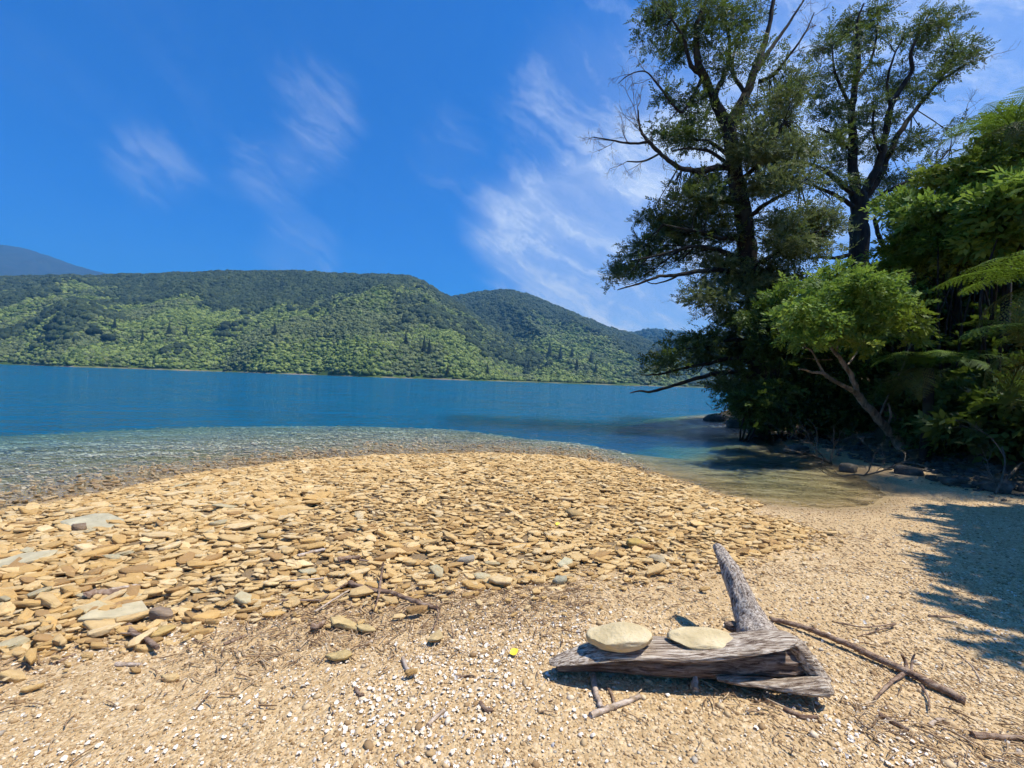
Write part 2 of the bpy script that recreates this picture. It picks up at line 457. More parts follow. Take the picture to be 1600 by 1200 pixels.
M['yellowleaf'] = leaf_mat('yellow_green_leaves', rgb(0.1, 0.14, 0.02), rgb(0.18, 0.235, 0.03), rgb(0.28, 0.32, 0.05), 0.42, 0.18)
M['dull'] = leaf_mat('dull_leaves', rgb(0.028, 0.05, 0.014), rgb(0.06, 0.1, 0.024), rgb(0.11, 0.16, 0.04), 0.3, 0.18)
M['fern'] = leaf_mat('fern_leaves', rgb(0.060, 0.110, 0.018), rgb(0.110, 0.185, 0.024), rgb(0.20, 0.28, 0.045), 0.42, 0.18)
M['fern_old'] = leaf_mat('old_fern_leaves', rgb(0.060, 0.060, 0.018), rgb(0.12, 0.125, 0.030), rgb(0.20, 0.17, 0.055), 0.35, 0.2)

# ------------------------------------------------------------------ the lie of the land
shore_px = [(-520, 960), (-200, 862), (0, 801), (150, 772), (300, 742), (450, 722), (600, 712), (760, 708), (880, 714), (970, 728), (1060, 750), (1125, 773),
            (1200, 788), (1290, 795), (1362, 790), (1385, 772), (1340, 742), (1285, 716), (1232, 697), (1185, 676), (1135, 660), (1104, 652)]
shore = [(G(u, v).x, G(u, v).y) for u, v in shore_px]
shore = [(-60, -12), (-16, 0.0)] + shore[1:] + [(17.5, 33), (24, 40), (45, 60), (120, 110), (4500, 900)]
poly = np.array(shore + [(4500, -4500), (-4500, -4500), (-4500, -600)])
toe = np.array([(15.0, 31.5), (13.0, 24), (11.9, 18.5), (11.5, 14.5), (11.2, 11.5), (10.6, 9), (10.2, 6), (10.4, 2), (10.8, -6), (13, -40)])
def seg_dist(x, y, pts):
    best = np.full(x.shape, 1e18)
    for (ax, ay), (bx, by) in zip(pts[:-1], pts[1:]):
        dx, dy = bx - ax, by - ay
        t = np.clip(((x - ax) * dx + (y - ay) * dy) / (dx * dx + dy * dy), 0, 1)
        best = np.minimum(best, (x - ax - t * dx) ** 2 + (y - ay - t * dy) ** 2)
    return np.sqrt(best)
def inside(x, y, pg):
    c = np.zeros(x.shape, dtype=bool); n = len(pg)
    for i in range(n):
        ax, ay = pg[i]; bx, by = pg[(i + 1) % n]
        if ay == by: continue
        cond = ((ay > y) != (by > y)) & (x < (bx - ax) * (y - ay) / (by - ay) + ax)
        c ^= cond
    return c
bank_poly = np.array(list(map(tuple, toe[::-1])) + [(24, 40), (45, 60), (120, 110), (4500, 900), (4500, -4500), (12, -4500)])
def terrain(x, y):
    x = np.asarray(x, dtype=float); y = np.asarray(y, dtype=float)
    d = seg_dist(x, y, np.array(shore)); ins = inside(x, y, poly)
    land = 0.48 * (1 - np.exp(-d / 4.3))
    shelf = np.interp(x, [-16, -7, -3, 0.5, 2.5], [9.5, 7.2, 5.6, 2.2, 1.6])
    shelf = np.where(x > 3, np.interp(y, [11.5, 15.0], [3.2, 0.4]), shelf)
    und = -(np.interp(x, [2.2, 4.0], [0.022, 0.05]) * d + 0.02 * np.maximum(d - shelf, 0) ** 2.1)
    und = np.maximum(und, -9.0)
    z = np.where(ins, land, und)
    db = seg_dist(x, y, bank_poly); bi = inside(x, y, bank_poly)
    b = np.where(bi, 6.5 * (1 - np.exp(-(db * db / (db + 0.8)) * 0.92 / 6.5)), 0)
    z = z + b
    near = np.exp(-(np.hypot(x, y - 5) / 30.0) ** 2)
    z = z + near * np.where(ins, 1, 0.4) * (fbm(x * 0.7, y * 0.7, 3, 3) - 0.5) * 0.06 * np.clip(d / 1.0, 0.15, 1)
    z = z + np.where(bi, np.clip(db, 0, 1.5) * (fbm(x * 0.9, y * 0.9, 4, 9) - 0.5) * 0.9, 0)
    return z
def gz(x, y): return float(terrain(np.array([x]), np.array([y]))[0])
def soil_at(x, y):
    db = seg_dist(x, y, bank_poly); bi = inside(x, y, bank_poly)
    s = np.where(bi, np.clip(0.85 + db * 0.6, 0, 1), np.clip(0.85 - db * 0.55, 0, 1))
    return s * (0.7 + 0.3 * fbm(x * 1.3, y * 1.3, 3, 4))
def hit(u, v, dmin=2.0, dmax=60.0):
    """where the view ray through a photo pixel meets the land"""
    q = pix_dir(u, v); ds = np.linspace(dmin, dmax, 600)
    z = EYE + q.z * ds; g = terrain(q.x * ds, q.y * ds)
    k = np.argmax(z < g)
    if not (z < g).any(): k = len(ds) - 1
    d = ds[k]; return Vector((q.x * d, q.y * d, float(g[k])))

LATE = []
def make_ground():
    n = 400; k = 9.2
    t = np.linspace(-1, 1, n); s = 4500 * np.sinh(k * t) / math.sinh(k)
    X, Y = np.meshgrid(s + 1.0, s + 6.0)
    Z = terrain(X.ravel(), Y.ravel())
    V = np.stack([X.ravel(), Y.ravel(), Z], -1)
    idx = np.arange(n * n).reshape(n, n)
    Fq = np.stack([idx[:-1, :-1], idx[:-1, 1:], idx[1:, 1:], idx[1:, :-1]], -1).reshape(-1, 4)
    mb = MB(); mb.add(V, Fq, 0.5)
    o = mb.build('ground', M['ground'], smooth=True)
    at = o.data.attributes.new('soil', 'FLOAT', 'POINT')
    at.data.foreach_set('value', soil_at(X.ravel(), Y.ravel()).astype(np.float32))
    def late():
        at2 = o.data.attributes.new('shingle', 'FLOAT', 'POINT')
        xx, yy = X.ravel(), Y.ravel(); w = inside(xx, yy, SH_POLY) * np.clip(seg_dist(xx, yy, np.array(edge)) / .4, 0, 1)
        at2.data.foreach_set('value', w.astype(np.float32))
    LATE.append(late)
    at3 = o.data.attributes.new('algae', 'FLOAT', 'POINT')
    at3.data.foreach_set('value', np.exp(-(((X.ravel() - 6.0) / 2.6) ** 2 + ((Y.ravel() - 9.5) / 3.6) ** 2)).astype(np.float32))
    tag(o, 'tan gravel beach running down into the clear shallows', kind='structure')
make_ground()

def make_water():
    mb = MB(); a = 4400
    v = [(-a, -a, -14), (a, -a, -14), (a, a, -14), (-a, a, -14), (-a, -a, 0), (a, -a, 0), (a, a, 0), (-a, a, 0)]
    f = [(0, 3, 2, 1), (4, 5, 6, 7), (0, 1, 5, 4), (1, 2, 6, 5), (2, 3, 7, 6), (3, 0, 4, 7)]
    mb.add(v, f)
    o = mb.build('water', M['water']); tag(o, 'rippled blue water of the sound, clear over the shallows', kind='structure')
make_water()

# ------------------------------------------------------------------ instancing helper for uncountable stuff
def variant_coll(name, meshes):
    c = bpy.data.collections.new(name)
    for i, me in enumerate(meshes):
        o = bpy.data.objects.new('%s_variant_%02d' % (name, i), me); c.objects.link(o)
    return c
def scatter(name, pts, eul, scl, coll, label, nvar, group=None, parent=None):
    me = bpy.data.meshes.new(name); n = len(pts)
    me.vertices.add(n); me.vertices.foreach_set('co', np.asarray(pts, dtype=np.float32).ravel())
    a = me.attributes.new('rot', 'FLOAT_VECTOR', 'POINT'); a.data.foreach_set('vector', np.asarray(eul, dtype=np.float32).ravel())
    s = np.asarray(scl, dtype=np.float32)
    if s.ndim == 1: s = np.repeat(s[:, None], 3, 1)
    a = me.attributes.new('scl', 'FLOAT_VECTOR', 'POINT'); a.data.foreach_set('vector', s.ravel())
    a = me.attributes.new('vid', 'INT', 'POINT'); a.data.foreach_set('value', rng.integers(0, nvar, n).astype(np.int32))
    o = bpy.data.objects.new(name, me); COL.objects.link(o)
    ng = bpy.data.node_groups.new(name + '_scatter', 'GeometryNodeTree')
    ng.interface.new_socket('Geometry', in_out='INPUT', socket_type='NodeSocketGeometry')
    ng.interface.new_socket('Geometry', in_out='OUTPUT', socket_type='NodeSocketGeometry')
    N = ng.nodes; L = ng.links
    gi = N.new('NodeGroupInput'); go = N.new('NodeGroupOutput')
    ip = N.new('GeometryNodeInstanceOnPoints'); ci = N.new('GeometryNodeCollectionInfo')
    ci.inputs['Collection'].default_value = coll; ci.inputs['Separate Children'].default_value = True; ci.inputs['Reset Children'].default_value = True
    def na(nm, typ):
        x = N.new('GeometryNodeInputNamedAttribute'); x.data_type = typ; x.inputs['Name'].default_value = nm
        return next(s for s in x.outputs if s.enabled and s.name == 'Attribute')
    L.new(gi.outputs[0], ip.inputs['Points']); L.new(ci.outputs[0], ip.inputs['Instance'])
    ip.inputs['Pick Instance'].default_value = True
    L.new(na('vid', 'INT'), ip.inputs['Instance Index']); L.new(na('rot', 'FLOAT_VECTOR'), ip.inputs['Rotation']); L.new(na('scl', 'FLOAT_VECTOR'), ip.inputs['Scale'])
    L.new(ip.outputs[0], go.inputs[0])
    md = o.modifiers.new('scatter', 'NODES'); md.node_group = ng
    tag(o, label, None, group, 'stuff')
    return o

def ico(sub):
    import bmesh
    bm = bmesh.new(); bmesh.ops.create_icosphere(bm, subdivisions=sub, radius=1)
    v = np.array([x.co[:] for x in bm.verts]); f = np.array([[q.index for q in p.verts] for p in bm.faces]); bm.free()
    return v, f

# ------------------------------------------------------------------ hills across the water
HILLS = {}
def make_hill(name, sky, D0, D1, u0, u1, nu, nt, amp, mat, label, seed, tmax=1.25, pw=0.85):
    us = np.linspace(u0, u1, nu); ts = np.linspace(-0.04, tmax, nt)
    sk_u = np.array([s[0] for s in sky]); sk_v = np.array([s[1] for s in sky])
    def f(U, T):
        sv = np.interp(U, sk_u, sk_v)
        d0 = D0 * (1 + 0.06 * np.sin(U * 0.013 + seed) + 0.03 * np.sin(U * 0.041)); D = d0 + (D1 - d0) * T
        X = (U - 800) / F * D; Y = D
        H = (hor(U) - sv) / F * D1 + EYE
        Tc = np.clip(T, 0, None)
        prof = np.where(T <= 1, np.clip(Tc, 0, 1) ** pw, 1 - (Tc - 1) * 1.2)
        env = np.sin(np.clip(T, 0, 1) * np.pi) ** 0.8
        rid = 1 - 2 * np.abs(fbm(X / 190 + 0.25 * Y / 190, Y / 420, 3, seed) - 0.5) * 2
        Z = H * prof + env * amp * (rid - 0.55) + env * amp * 0.35 * (fbm(X / 60, Y / 60, 3, seed + 5) - 0.5) * 2
        Z = Z + 4 * (fbm(X / 30, Y / 30, 2, seed + 8) - 0.5) * np.clip(Tc * 4, 0, 1)
        Z = np.where(T <= 0, -6 + (T + 0.04) / 0.04 * 7, np.maximum(Z, 1.2))
        return X, Y, Z
    U, T = np.meshgrid(us, ts); X, Y, Z = f(U.ravel(), T.ravel())
    idx = np.arange(nu * nt).reshape(nt, nu)
    Fq = np.stack([idx[:-1, :-1], idx[:-1, 1:], idx[1:, 1:], idx[1:, :-1]], -1).reshape(-1, 4)
    mb = MB(); mb.add(np.stack([X, Y, Z], -1), Fq)
    o = mb.build(name, mat, smooth=True); tag(o, label, kind='structure')
    HILLS[name] = f
    return f
skyA = [(-900, 470), (-400, 440), (-100, 434), (0, 436), (130, 435), (250, 432), (350, 428), (460, 428), (560, 432), (610, 434), (630, 435), (655, 442), (680, 458), (710, 476), (760, 512), (830, 555), (900, 588), (960, 606), (1300, 620)]
skyB = [(300, 500), (560, 475), (650, 470), (705, 466), (740, 459), (790, 454), (830, 466), (880, 487), (940, 511), (985, 524), (1040, 552), (1100, 578), (1200, 604), (1500, 625)]
skyC = [(700, 545), (880, 535), (980, 521), (1010, 516), (1060, 519), (1110, 530), (1200, 540), (1500, 560), (2000, 570)]
skyM = [(-1100, 470), (-500, 425), (-200, 392), (-60, 381), (0, 382), (30, 386), (60, 395), (90, 406), (120, 416), (150, 424), (180, 430), (240, 442), (500, 500)]
fA = make_hill('hill', skyA, 520, 1000, -1000, 1000, 320, 90, 34, M['hill'], 'long scrub covered hill across the water', 3)
fB = make_hill('hill', skyB, 760, 1500, 350, 1300, 160, 90, 40, M['hill'], 'pointed wooded hill behind the long ridge', 11)
fC = make_hill('hill', skyC, 1300, 2500, 750, 1900, 120, 50, 50, M['hill'], 'low distant hill beside the dark trees', 17)
fM = make_hill('mountain', skyM, 2300, 3700, -1100, 420, 140, 50, 90, M['mountain'], 'bare blue mountain far behind the ridge', 23)

def canopy_variants(name, mat, n, kind):
    out = []
    for i in range(n):
        mb = MB(); r = np.random.default_rng(100 + i)
        if kind == 'round':
            for j in range(5):
                v, f = ico(2)
                v = v * (1 + 0.35 * (r.random(len(v)) - 0.5))[:, None]
                a = j * 2 * np.pi / 4 + r.random()
                off = np.array([0, 0, 0.62]) if j == 4 else np.array([0.42 * np.cos(a), 0.42 * np.sin(a), 0.30 + 0.25 * r.random()])
                rad = np.array([0.48, 0.48, 0.42]) * (0.85 + 0.4 * r.random())
                mb.add(v * rad + off, f)
        elif kind == 'cone':
            for j in range(9):
                z0 = 0.1 + j * 0.2; rad = 0.52 * (1 - j / 9.3); k = 9
                a = np.arange(k * 2) * np.pi / k + r.random()
                rr = np.where(np.arange(k * 2) % 2, rad * 0.55, rad * (0.8 + 0.4 * r.random(k * 2)))
                v = np.stack([rr * np.cos(a), rr * np.sin(a), np.where(np.arange(k * 2) % 2, z0 + 0.05, z0 - 0.05 * r.random(k * 2))], -1)
                v = np.vstack([v, [0, 0, z0 + 0.34]]); m_ = k * 2
                f = np.stack([np.arange(m_), (np.arange(m_) + 1) % m_, np.full(m_, m_)], -1)
                mb.add(v, f)
        out.append(mb.mesh('%s_%d' % (name, i), mat))
    return out
v_scrub = variant_coll('scrub_bush', canopy_variants('scrub_bush', M['scrub'], 5, 'round'))
v_scrub2 = variant_coll('grey_bush', canopy_variants('grey_bush', M['scrub2'], 5, 'round'))
v_forest = variant_coll('forest_tree', canopy_variants('forest_tree', M['forest'], 5, 'round'))

def plant_hill(f, u0, u1, n, tag_, seed, size=1.0, upper=0.62, tlo=0.0, tmax=1.06):
    r = np.random.default_rng(seed)
    U = r.uniform(u0, u1, n); T = tlo + (tmax - tlo) * r.random(n) ** 0.9
    X, Y, Z = f(U, T)
    m = fbm(X / 85, Y / 120, 5, seed) + (T - upper) * 0.7 + 0.30 * (r.random(n) - 0.5) ** 3 * 4 + 0.10 * (r.random(n) - 0.5)
    dark = m > 0.5
    ok = Z > 1.6
    gap = fbm(X / 40, Y / 40, 2, seed + 3) < 0.20
    ok &= ~(gap & ~dark)
    s = np.where(dark, 3.4 + 4.8 * r.random(n) ** 1.6, 1.3 + 3.2 * r.random(n) ** 2) * size
    e = np.stack([np.zeros(n), np.zeros(n), r.uniform(0, 6.28, n)], -1)
    sc3 = np.stack([s, s, s * np.where(dark, r.uniform(0.9, 1.35, n), r.uniform(0.85, 1.35, n))], -1)
    pts = np.stack([X, Y, Z - 0.1 * s], -1)
    grey = fbm(X / 60 + 9, Y / 90, 4, seed + 13) + 0.25 * (r.random(n) - .5) > 0.54
    a = ok & dark; b = ok & ~dark & ~grey; g_ = ok & ~dark & grey
    scatter('scrub', pts[g_], e[g_], sc3[g_], v_scrub2, 'grey green scrub on the %s' % tag_, 5)
    scatter('forest_canopy', pts[a], e[a], sc3[a], v_forest, 'dark native forest on the %s' % tag_, 5)
    scatter('scrub', pts[b], e[b], sc3[b], v_scrub, 'pale green scrub on the %s' % tag_, 5)
plant_hill(fA, -420, 960, 150000, 'long hill across the water', 5)
plant_hill(fB, 560, 1250, 46000, 'pointed hill behind the ridge', 6, 1.25, 0.55)
plant_hill(fC, 850, 1500, 12000, 'low distant hill', 7, 1.7, 0.4)

# single dark trees that stand out on the slopes
con_me = canopy_variants('conifer_crown', M['conifer'], 3, 'cone')
rnd_me = canopy_variants('round_crown', M['conifer'], 3, 'round')
hill_trees = [
 (7, 525, 'r', 'dark round tree on the hillside at the left edge of the photo'), (78, 518, 'r', 'dark bushy tree on the slope, second from the left edge'),
 (145, 523, 'r', 'dark round tree on the mid slope right of the bushy one'), (166, 533, 'r', 'dark spreading tree just below the round one, mid slope'),
 (221, 536, 'c', 'small dark pointed tree low on the left slope near the clearing'), (177, 514, 'c', 'tiny pointed tree high above the spreading dark one'),
 (262, 525, 'c', 'dark pointed tree above the yellow clearing'), (289, 527, 'c', 'pointed tree right beside the one above the clearing'),
 (427, 525, 'c', 'lone pointed tree on the pale scrub spur mid photo left'), (632, 540, 'c', 'dark slim conifer on the scrub slope below the ridge top'),
 (669, 556, 'c', 'tallest dark conifer halfway down the scrub slope'), (661, 549, 'c', 'slim conifer touching the left side of the tallest one'),
 (699, 588, 'c', 'dark conifer standing at the far shoreline, mid photo'), (761, 588, 'c', 'small conifer at the shoreline right of the shore conifer'),
 (825, 579, 'c', 'conifer low on the pointed hill, left of the conifer cluster'), (857, 556, 'c', 'conifer halfway up the pointed hill'),
 (874, 563, 'c', 'broad conifer right of the one halfway up the pointed hill'), (892, 559, 'c', 'uppermost conifer over the shoreline cluster'),
 (900, 578, 'c', 'conifer at the left of the shoreline cluster'), (904, 590, 'c', 'lowest left conifer of the cluster at the shore'),
 (913, 590, 'c', 'lowest right conifer of the cluster at the shore'), (922, 571, 'c', 'tall conifer in the middle of the shoreline cluster'),
 (930, 579, 'c', 'conifer at the right of the shoreline cluster'), (1002, 577, 'c', 'lone conifer below the low distant hill')]
def hill_tree(u, v, kind, label, i):
    best = None
    for f in (fA, fB, fC):
        T = np.linspace(0.01, 1.0, 200); X, Y, Z = f(np.full(200, float(u)), T)
        vv = hor(u) - (Z - EYE) / Y * F
        vmax = np.minimum.accumulate(vv)
        k = np.argmin(np.abs(vv - v))
        if abs(vv[k] - v) < 8: best = (X[k], Y[k], Z[k]); break
    if best is None: return
    x, y, z = best
    o = empty('conifer_tree' if kind == 'c' else 'broad_tree', (x, y, z - 0.5))
    tag(o, label, 'tree', 'single dark trees on the far hills')
    s = (15 + 6 * random.random()) * y / 800
    c = bpy.data.objects.new('crown', (con_me if kind == 'c' else rnd_me)[i % 3]); COL.objects.link(c); c.parent = o
    c.scale = (s * 0.75, s * 0.75, s * 0.75) if kind == 'c' else (s * 0.75, s * 0.75, s * 0.8)
    c.rotation_euler = (0, 0, random.random() * 6); c.location = (0, 0, 1.0)
    mb = MB(); tube(mb, [(0, 0, -1), (0, 0, s * 0.6)], [0.5, 0.2], 6, 1); t = bpy.data.objects.new('trunk', mb.mesh('trunk', M['bark'])); COL.objects.link(t); t.parent = o
for i, a in enumerate(hill_trees): hill_tree(*a, i)

# ------------------------------------------------------------------ foliage machinery
def leaf_template(n, L, w, spread=0.9, droop=0.12, fold=0.25, seed=0, leaf_len=None):
    """a flat spray: n leaves set alternately along a short stem lying along +X"""
    r = np.random.default_rng(seed); V = []; Fc = []
    ll = leaf_len or L * 0.42
    for i in range(n):
        t = (i + 0.6) / n; side = 1 if i % 2 else -1
        base = np.array([t * L, 0, -droop * L * t * t])
        ang = side * spread * (1 - 0.55 * t) + r.normal(0, 0.15)
        d = np.array([math.cos(ang), math.sin(ang), r.normal(-0.05, 0.22)]); d /= np.linalg.norm(d)
        s = np.cross(d, [0, 0, 1]); s /= np.linalg.norm(s)
        up = np.cross(s, d); l = ll * (0.8 + 0.4 * r.random())
        tw = r.normal(0, 0.35); s2 = s * math.cos(tw) + up * math.sin(tw)
        k = len(V)
        V += [base, base + d * l * 0.5 + s2 * w * 0.5 + up * fold * w * 0.3, base + d * l, base + d * l * 0.5 - s2 * w * 0.5 + up * fold * w * 0.3]
        Fc.append([k, k + 1, k + 2, k + 3])
    return np.array(V), np.array(Fc)

def foliage(crown, wood, clumps, limbs, tmpl, spc, sub_r=0.55, scale=(0.8, 1.3), tint0=0.5, tvar=0.25, flat=0.45, twig_r=0.012, lean=(0, 0), tilt=0.8, sub_per_m3=None, nsub_mul=1.0):
    """clumps: (centre, (rx, ry, rz), density, tint shift).  Fills each with flattened sub-clumps of sprays, each on a twig from the nearest limb"""
    LP = np.concatenate([c for c in limbs]) if limbs else None
    for (c, r, dens, dt) in clumps:
        c = np.array(c); r = np.array(r)
        area = (r[0] * r[1] + r[0] * r[2] + r[1] * r[2]) * 4.2
        ns = max(3, int(area / (sub_r * sub_r * 2.2) * dens * nsub_mul))
        q = rng.normal(0, 1, (ns, 3)); q /= np.linalg.norm(q, axis=1, keepdims=True)
        q *= (rng.random(ns) ** 0.45)[:, None]
        S = c + q * r
        for s in S:
            m = max(4, int(spc * (0.6 + 0.8 * rng.random())))
            o = rng.normal(0, 1, (m, 3)) * np.array([sub_r, sub_r, sub_r * flat]) * 0.55
            o[:, 2] -= 0.10 * (o[:, 0] ** 2 + o[:, 1] ** 2) / sub_r
            pos = s + o
            yaw = np.arctan2(o[:, 1] + lean[1] * 0.3, o[:, 0] + lean[0] * 0.3) + rng.normal(0, 0.7, m)
            eul = np.stack([rng.normal(0, tilt, m), rng.normal(0.05, tilt * 0.8, m), yaw], -1)
            ti = np.clip(tint0 + dt + rng.normal(0, tvar * 0.6) + rng.normal(0, tvar * 0.6, m), 0, 1)
            tv, tf = tmpl[rng.integers(len(tmpl))]
            replicate(crown, tv, tf, pos, eul, rng.uniform(scale[0], scale[1], m), ti)
            if wood is not None and LP is not None:
                k = np.argmin(((LP - s) ** 2).sum(1) + rng.random(len(LP)) * 0.3)
                a = LP[k]; mid = 0.5 * (a + s) + rng.normal(0, 0.10, 3) * np.linalg.norm(s - a) + np.array([0, 0, -0.05 * np.linalg.norm(s - a)])
                tube(wood, [a, mid, s], [twig_r * (1 + 0.5 * np.linalg.norm(s - a)), twig_r * (0.8 + 0.2 * np.linalg.norm(s - a)), twig_r * 0.4], 4, 3, cap=False)

def dead_twigs(mb, start, dirv, length, r0, depth, n=4, gravity=0.0, spread=0.7, sides=4):
    """bare branching twigs"""
    p = np.array(start, dtype=float); d = np.array(dirv, dtype=float); d /= np.linalg.norm(d)
    pts = [p.copy()]; k = 4
    for i in range(k):
        d = d + rng.normal(0, 0.16, 3) + np.array([0, 0, gravity]); d /= np.linalg.norm(d)
        p = p + d * length / k; pts.append(p.copy())
    tube(mb, pts, np.linspace(r0, r0 * 0.45, k + 1), sides, 2, cap=False)
    if depth > 0:
        for j in range(n):
            i = 1 + rng.integers(k); nd = d + rng.normal(0, spread, 3)
            dead_twigs(mb, pts[i], nd, length * rng.uniform(0.45, 0.75), r0 * 0.5, depth - 1, n, gravity, spread, sides)

def clumps_px(lst, d, ry=0.85, yoff=0.0):
    out = []
    for it in lst:
        u, v, ru, rv = it[:4]; dens = (it[4] if len(it) > 4 else 1.0) * (0.66 if v < 230 else 1.0); dt = it[5] if len(it) > 5 else 0.0; dd = d + (it[6] if len(it) > 6 else rng.uniform(-1.5, 1.5))
        c = P(u, v, dd); rx = ru / F * dd; rz = rv / F * dd
        out.append(((c.x, c.y + yoff, c.z), (rx, max(0.7, rx * ry), rz), dens, dt))
    return out

BEECH_T = [leaf_template(9, 0.46, 0.062, seed=i, leaf_len=0.135) for i in range(4)]

def limb(mb, lst, limbs, sides=8, wob=0.14, tint=0.5, slim=0.78):
    """lst: (u, v, depth, radius)"""
    pts = [P(u, v, d) for u, v, d, r in lst]
    C, R = tube(mb, pts, [r * slim for *_, r in lst], sides, 5, rough=0.22, tint=tint, wob=wob)
    limbs.append(C); return C

# ------------------------------------------------------------------ the tall leaning beech at the point
def tall_beech():
    D = 20.0
    b = P(1196, 672, D); base = Vector((b.x, b.y, gz(b.x, b.y)))
    root = empty('beech_tree', base)
    tag(root, 'tallest dark beech at the water, with a bare dead branch reaching left', 'tree', 'tall trees on the point')
    w = MB(); L = []
    bd = base.y
    pts = [(base.x, base.y, base.z - 0.4), P(1190, 560, D), P(1184, 480, D), P(1168, 410, D), P(1162, 345, D), P(1150, 280, D), P(1141, 220, D), P(1134, 190, D)]
    C, R = tube(w, pts, [0.75, 0.52, 0.46, 0.42, 0.38, 0.35, 0.31, 0.29], 12, 5, rough=0.25, wob=0.05); L.append(C)
    for l in [
        [(1137, 200, D, .33), (1119, 166, D, .28), (1103, 127, D - .4, .24), (1090, 100, D - .6, .20), (1088, 44, D - .8, .15), (1102, 4, D - .8, .11), (1110, -50, D - .8, .05)],
        [(1137, 205, D, .34), (1151, 175, D + .2, .29), (1167, 144, D + .3, .25), (1180, 109, D + .3, .22), (1193, 74, D + .5, .17), (1202, 39, D + .5, .13), (1210, -10, D + .5, .10), (1216, -60, D, .05)],
        [(1180, 112, D + .3, .16), (1199, 84, D + .6, .13), (1218, 57, D + .8, .10), (1240, 25, D + 1, .07), (1262, -10, D + 1, .04)],
        [(1185, 128, D + .3, .14), (1208, 118, D, .10), (1232, 88, D - .2, .07), (1258, 52, D - .2, .05), (1272, 20, D, .03)],
        [(1116, 150, D, .16), (1136, 105, D + .8, .13), (1140, 65, D + 1, .11), (1128, 20, D + 1, .08), (1132, -30, D + 1, .04)],
        [(1098, 120, D - .5, .13), (1080, 102, D - .7, .11), (1068, 60, D - 1, .08), (1050, 30, D - 1, .05)],
        [(1165, 145, D + .3, .13), (1145, 112, D + 1, .10), (1150, 70, D + 1.4, .08), (1170, 30, D + 1.5, .05)],
        [(1150, 262, D, .22), (1120, 262, D - .6, .18), (1090, 267, D - 1, .16), (1060, 262, D - 1.3, .14), (1035, 242, D - 1.5, .12), (1012, 220, D - 1.6, .10), (1000, 200, D - 1.6, .07), (997, 172, D - 1.6, .04)],
        [(1014, 222, D - 1.6, .07), (985, 224, D - 1.7, .055), (955, 219, D - 1.8, .04), (926, 214, D - 1.8, .02)],
        [(1030, 240, D - 1.5, .06), (1005, 252, D - 1.7, .05), (980, 252, D - 1.8, .03)],
        [(1095, 125, D - .4, .10), (1070, 172, D - .8, .085), (1053, 166, D - 1, .07), (1031, 136, D - 1.2, .055), (1009, 112, D - 1.3, .04), (985, 116, D - 1.3, .03), (966, 130, D - 1.3, .015)],
        [(1148, 270, D, .14), (1115, 240, D - .6, .10), (1080, 232, D - 1, .07), (1050, 236, D - 1.2, .04)],
        [(1146, 250, D, .12), (1110, 222, D - .6, .08), (1070, 218, D - 1, .05)],
        [(1164, 370, D, .18), (1130, 372, D - .8, .13), (1095, 362, D - 1.4, .10), (1060, 356, D - 1.8, .06), (1035, 350, D - 2, .03)],
        [(1170, 412, D, .18), (1125, 392, D - .8, .13), (1085, 385, D - 1.3, .10), (1040, 396, D - 1.8, .07), (1000, 405, D - 2, .04)],
        [(1176, 440, D, .20), (1140, 424, D - .8, .16), (1098, 424, D - 1.5, .13), (1058, 430, D - 1.8, .10), (1030, 432, D - 2, .08), (1005, 441, D - 2.1, .06), (965, 453, D - 2.2, .025)],
        [(1060, 430, D - 1.8, .06), (1044, 438, D - 1.8, .05), (1025, 443, D - 1.8, .035), (1013, 441, D - 1.8, .03), (1008, 433, D - 1.8, .015)],
        [(1152, 285, D, .15), (1180, 262, D - .8, .11), (1205, 225, D - 1.2, .08), (1225, 190, D - 1.4, .04)],
        [(1162, 345, D, .15), (1195, 320, D - 1, .11), (1230, 300, D - 1.6, .07), (1260, 280, D - 2, .03)],
        [(1170, 420, D, .16), (1205, 400, D - 1, .12), (1245, 372, D - 1.8, .08), (1285, 360, D - 2.2, .03)],
        [(1182, 480, D, .15), (1150, 470, D - .9, .11), (1115, 462, D - 1.4, .07), (1085, 462, D - 1.6, .03)],
        [(1188, 540, D, .14), (1150, 530, D - 1, .10), (1110, 540, D - 1.5, .07), (1065, 545, D - 1.8, .03)],
        [(1190, 575, D, .15), (1150, 560, D - 1, .12), (1110, 567, D - 1.5, .095), (1060, 577, D - 1.8, .07), (1030, 585, D - 1.9, .055), (1002, 586, D - 2, .03)],
        [(1192, 600, D, .17), (1150, 582, D - 1.2, .14), (1110, 586, D - 1.8, .115), (1062, 600, D - 2.2, .09), (1020, 612, D - 2.4, .065), (1000, 611, D - 2.5, .05), (984, 614, D - 2.5, .025)],
    ]: limb(w, l, L)
    w.build('trunk', M['bark'], root, smooth=True)
    dw = MB()
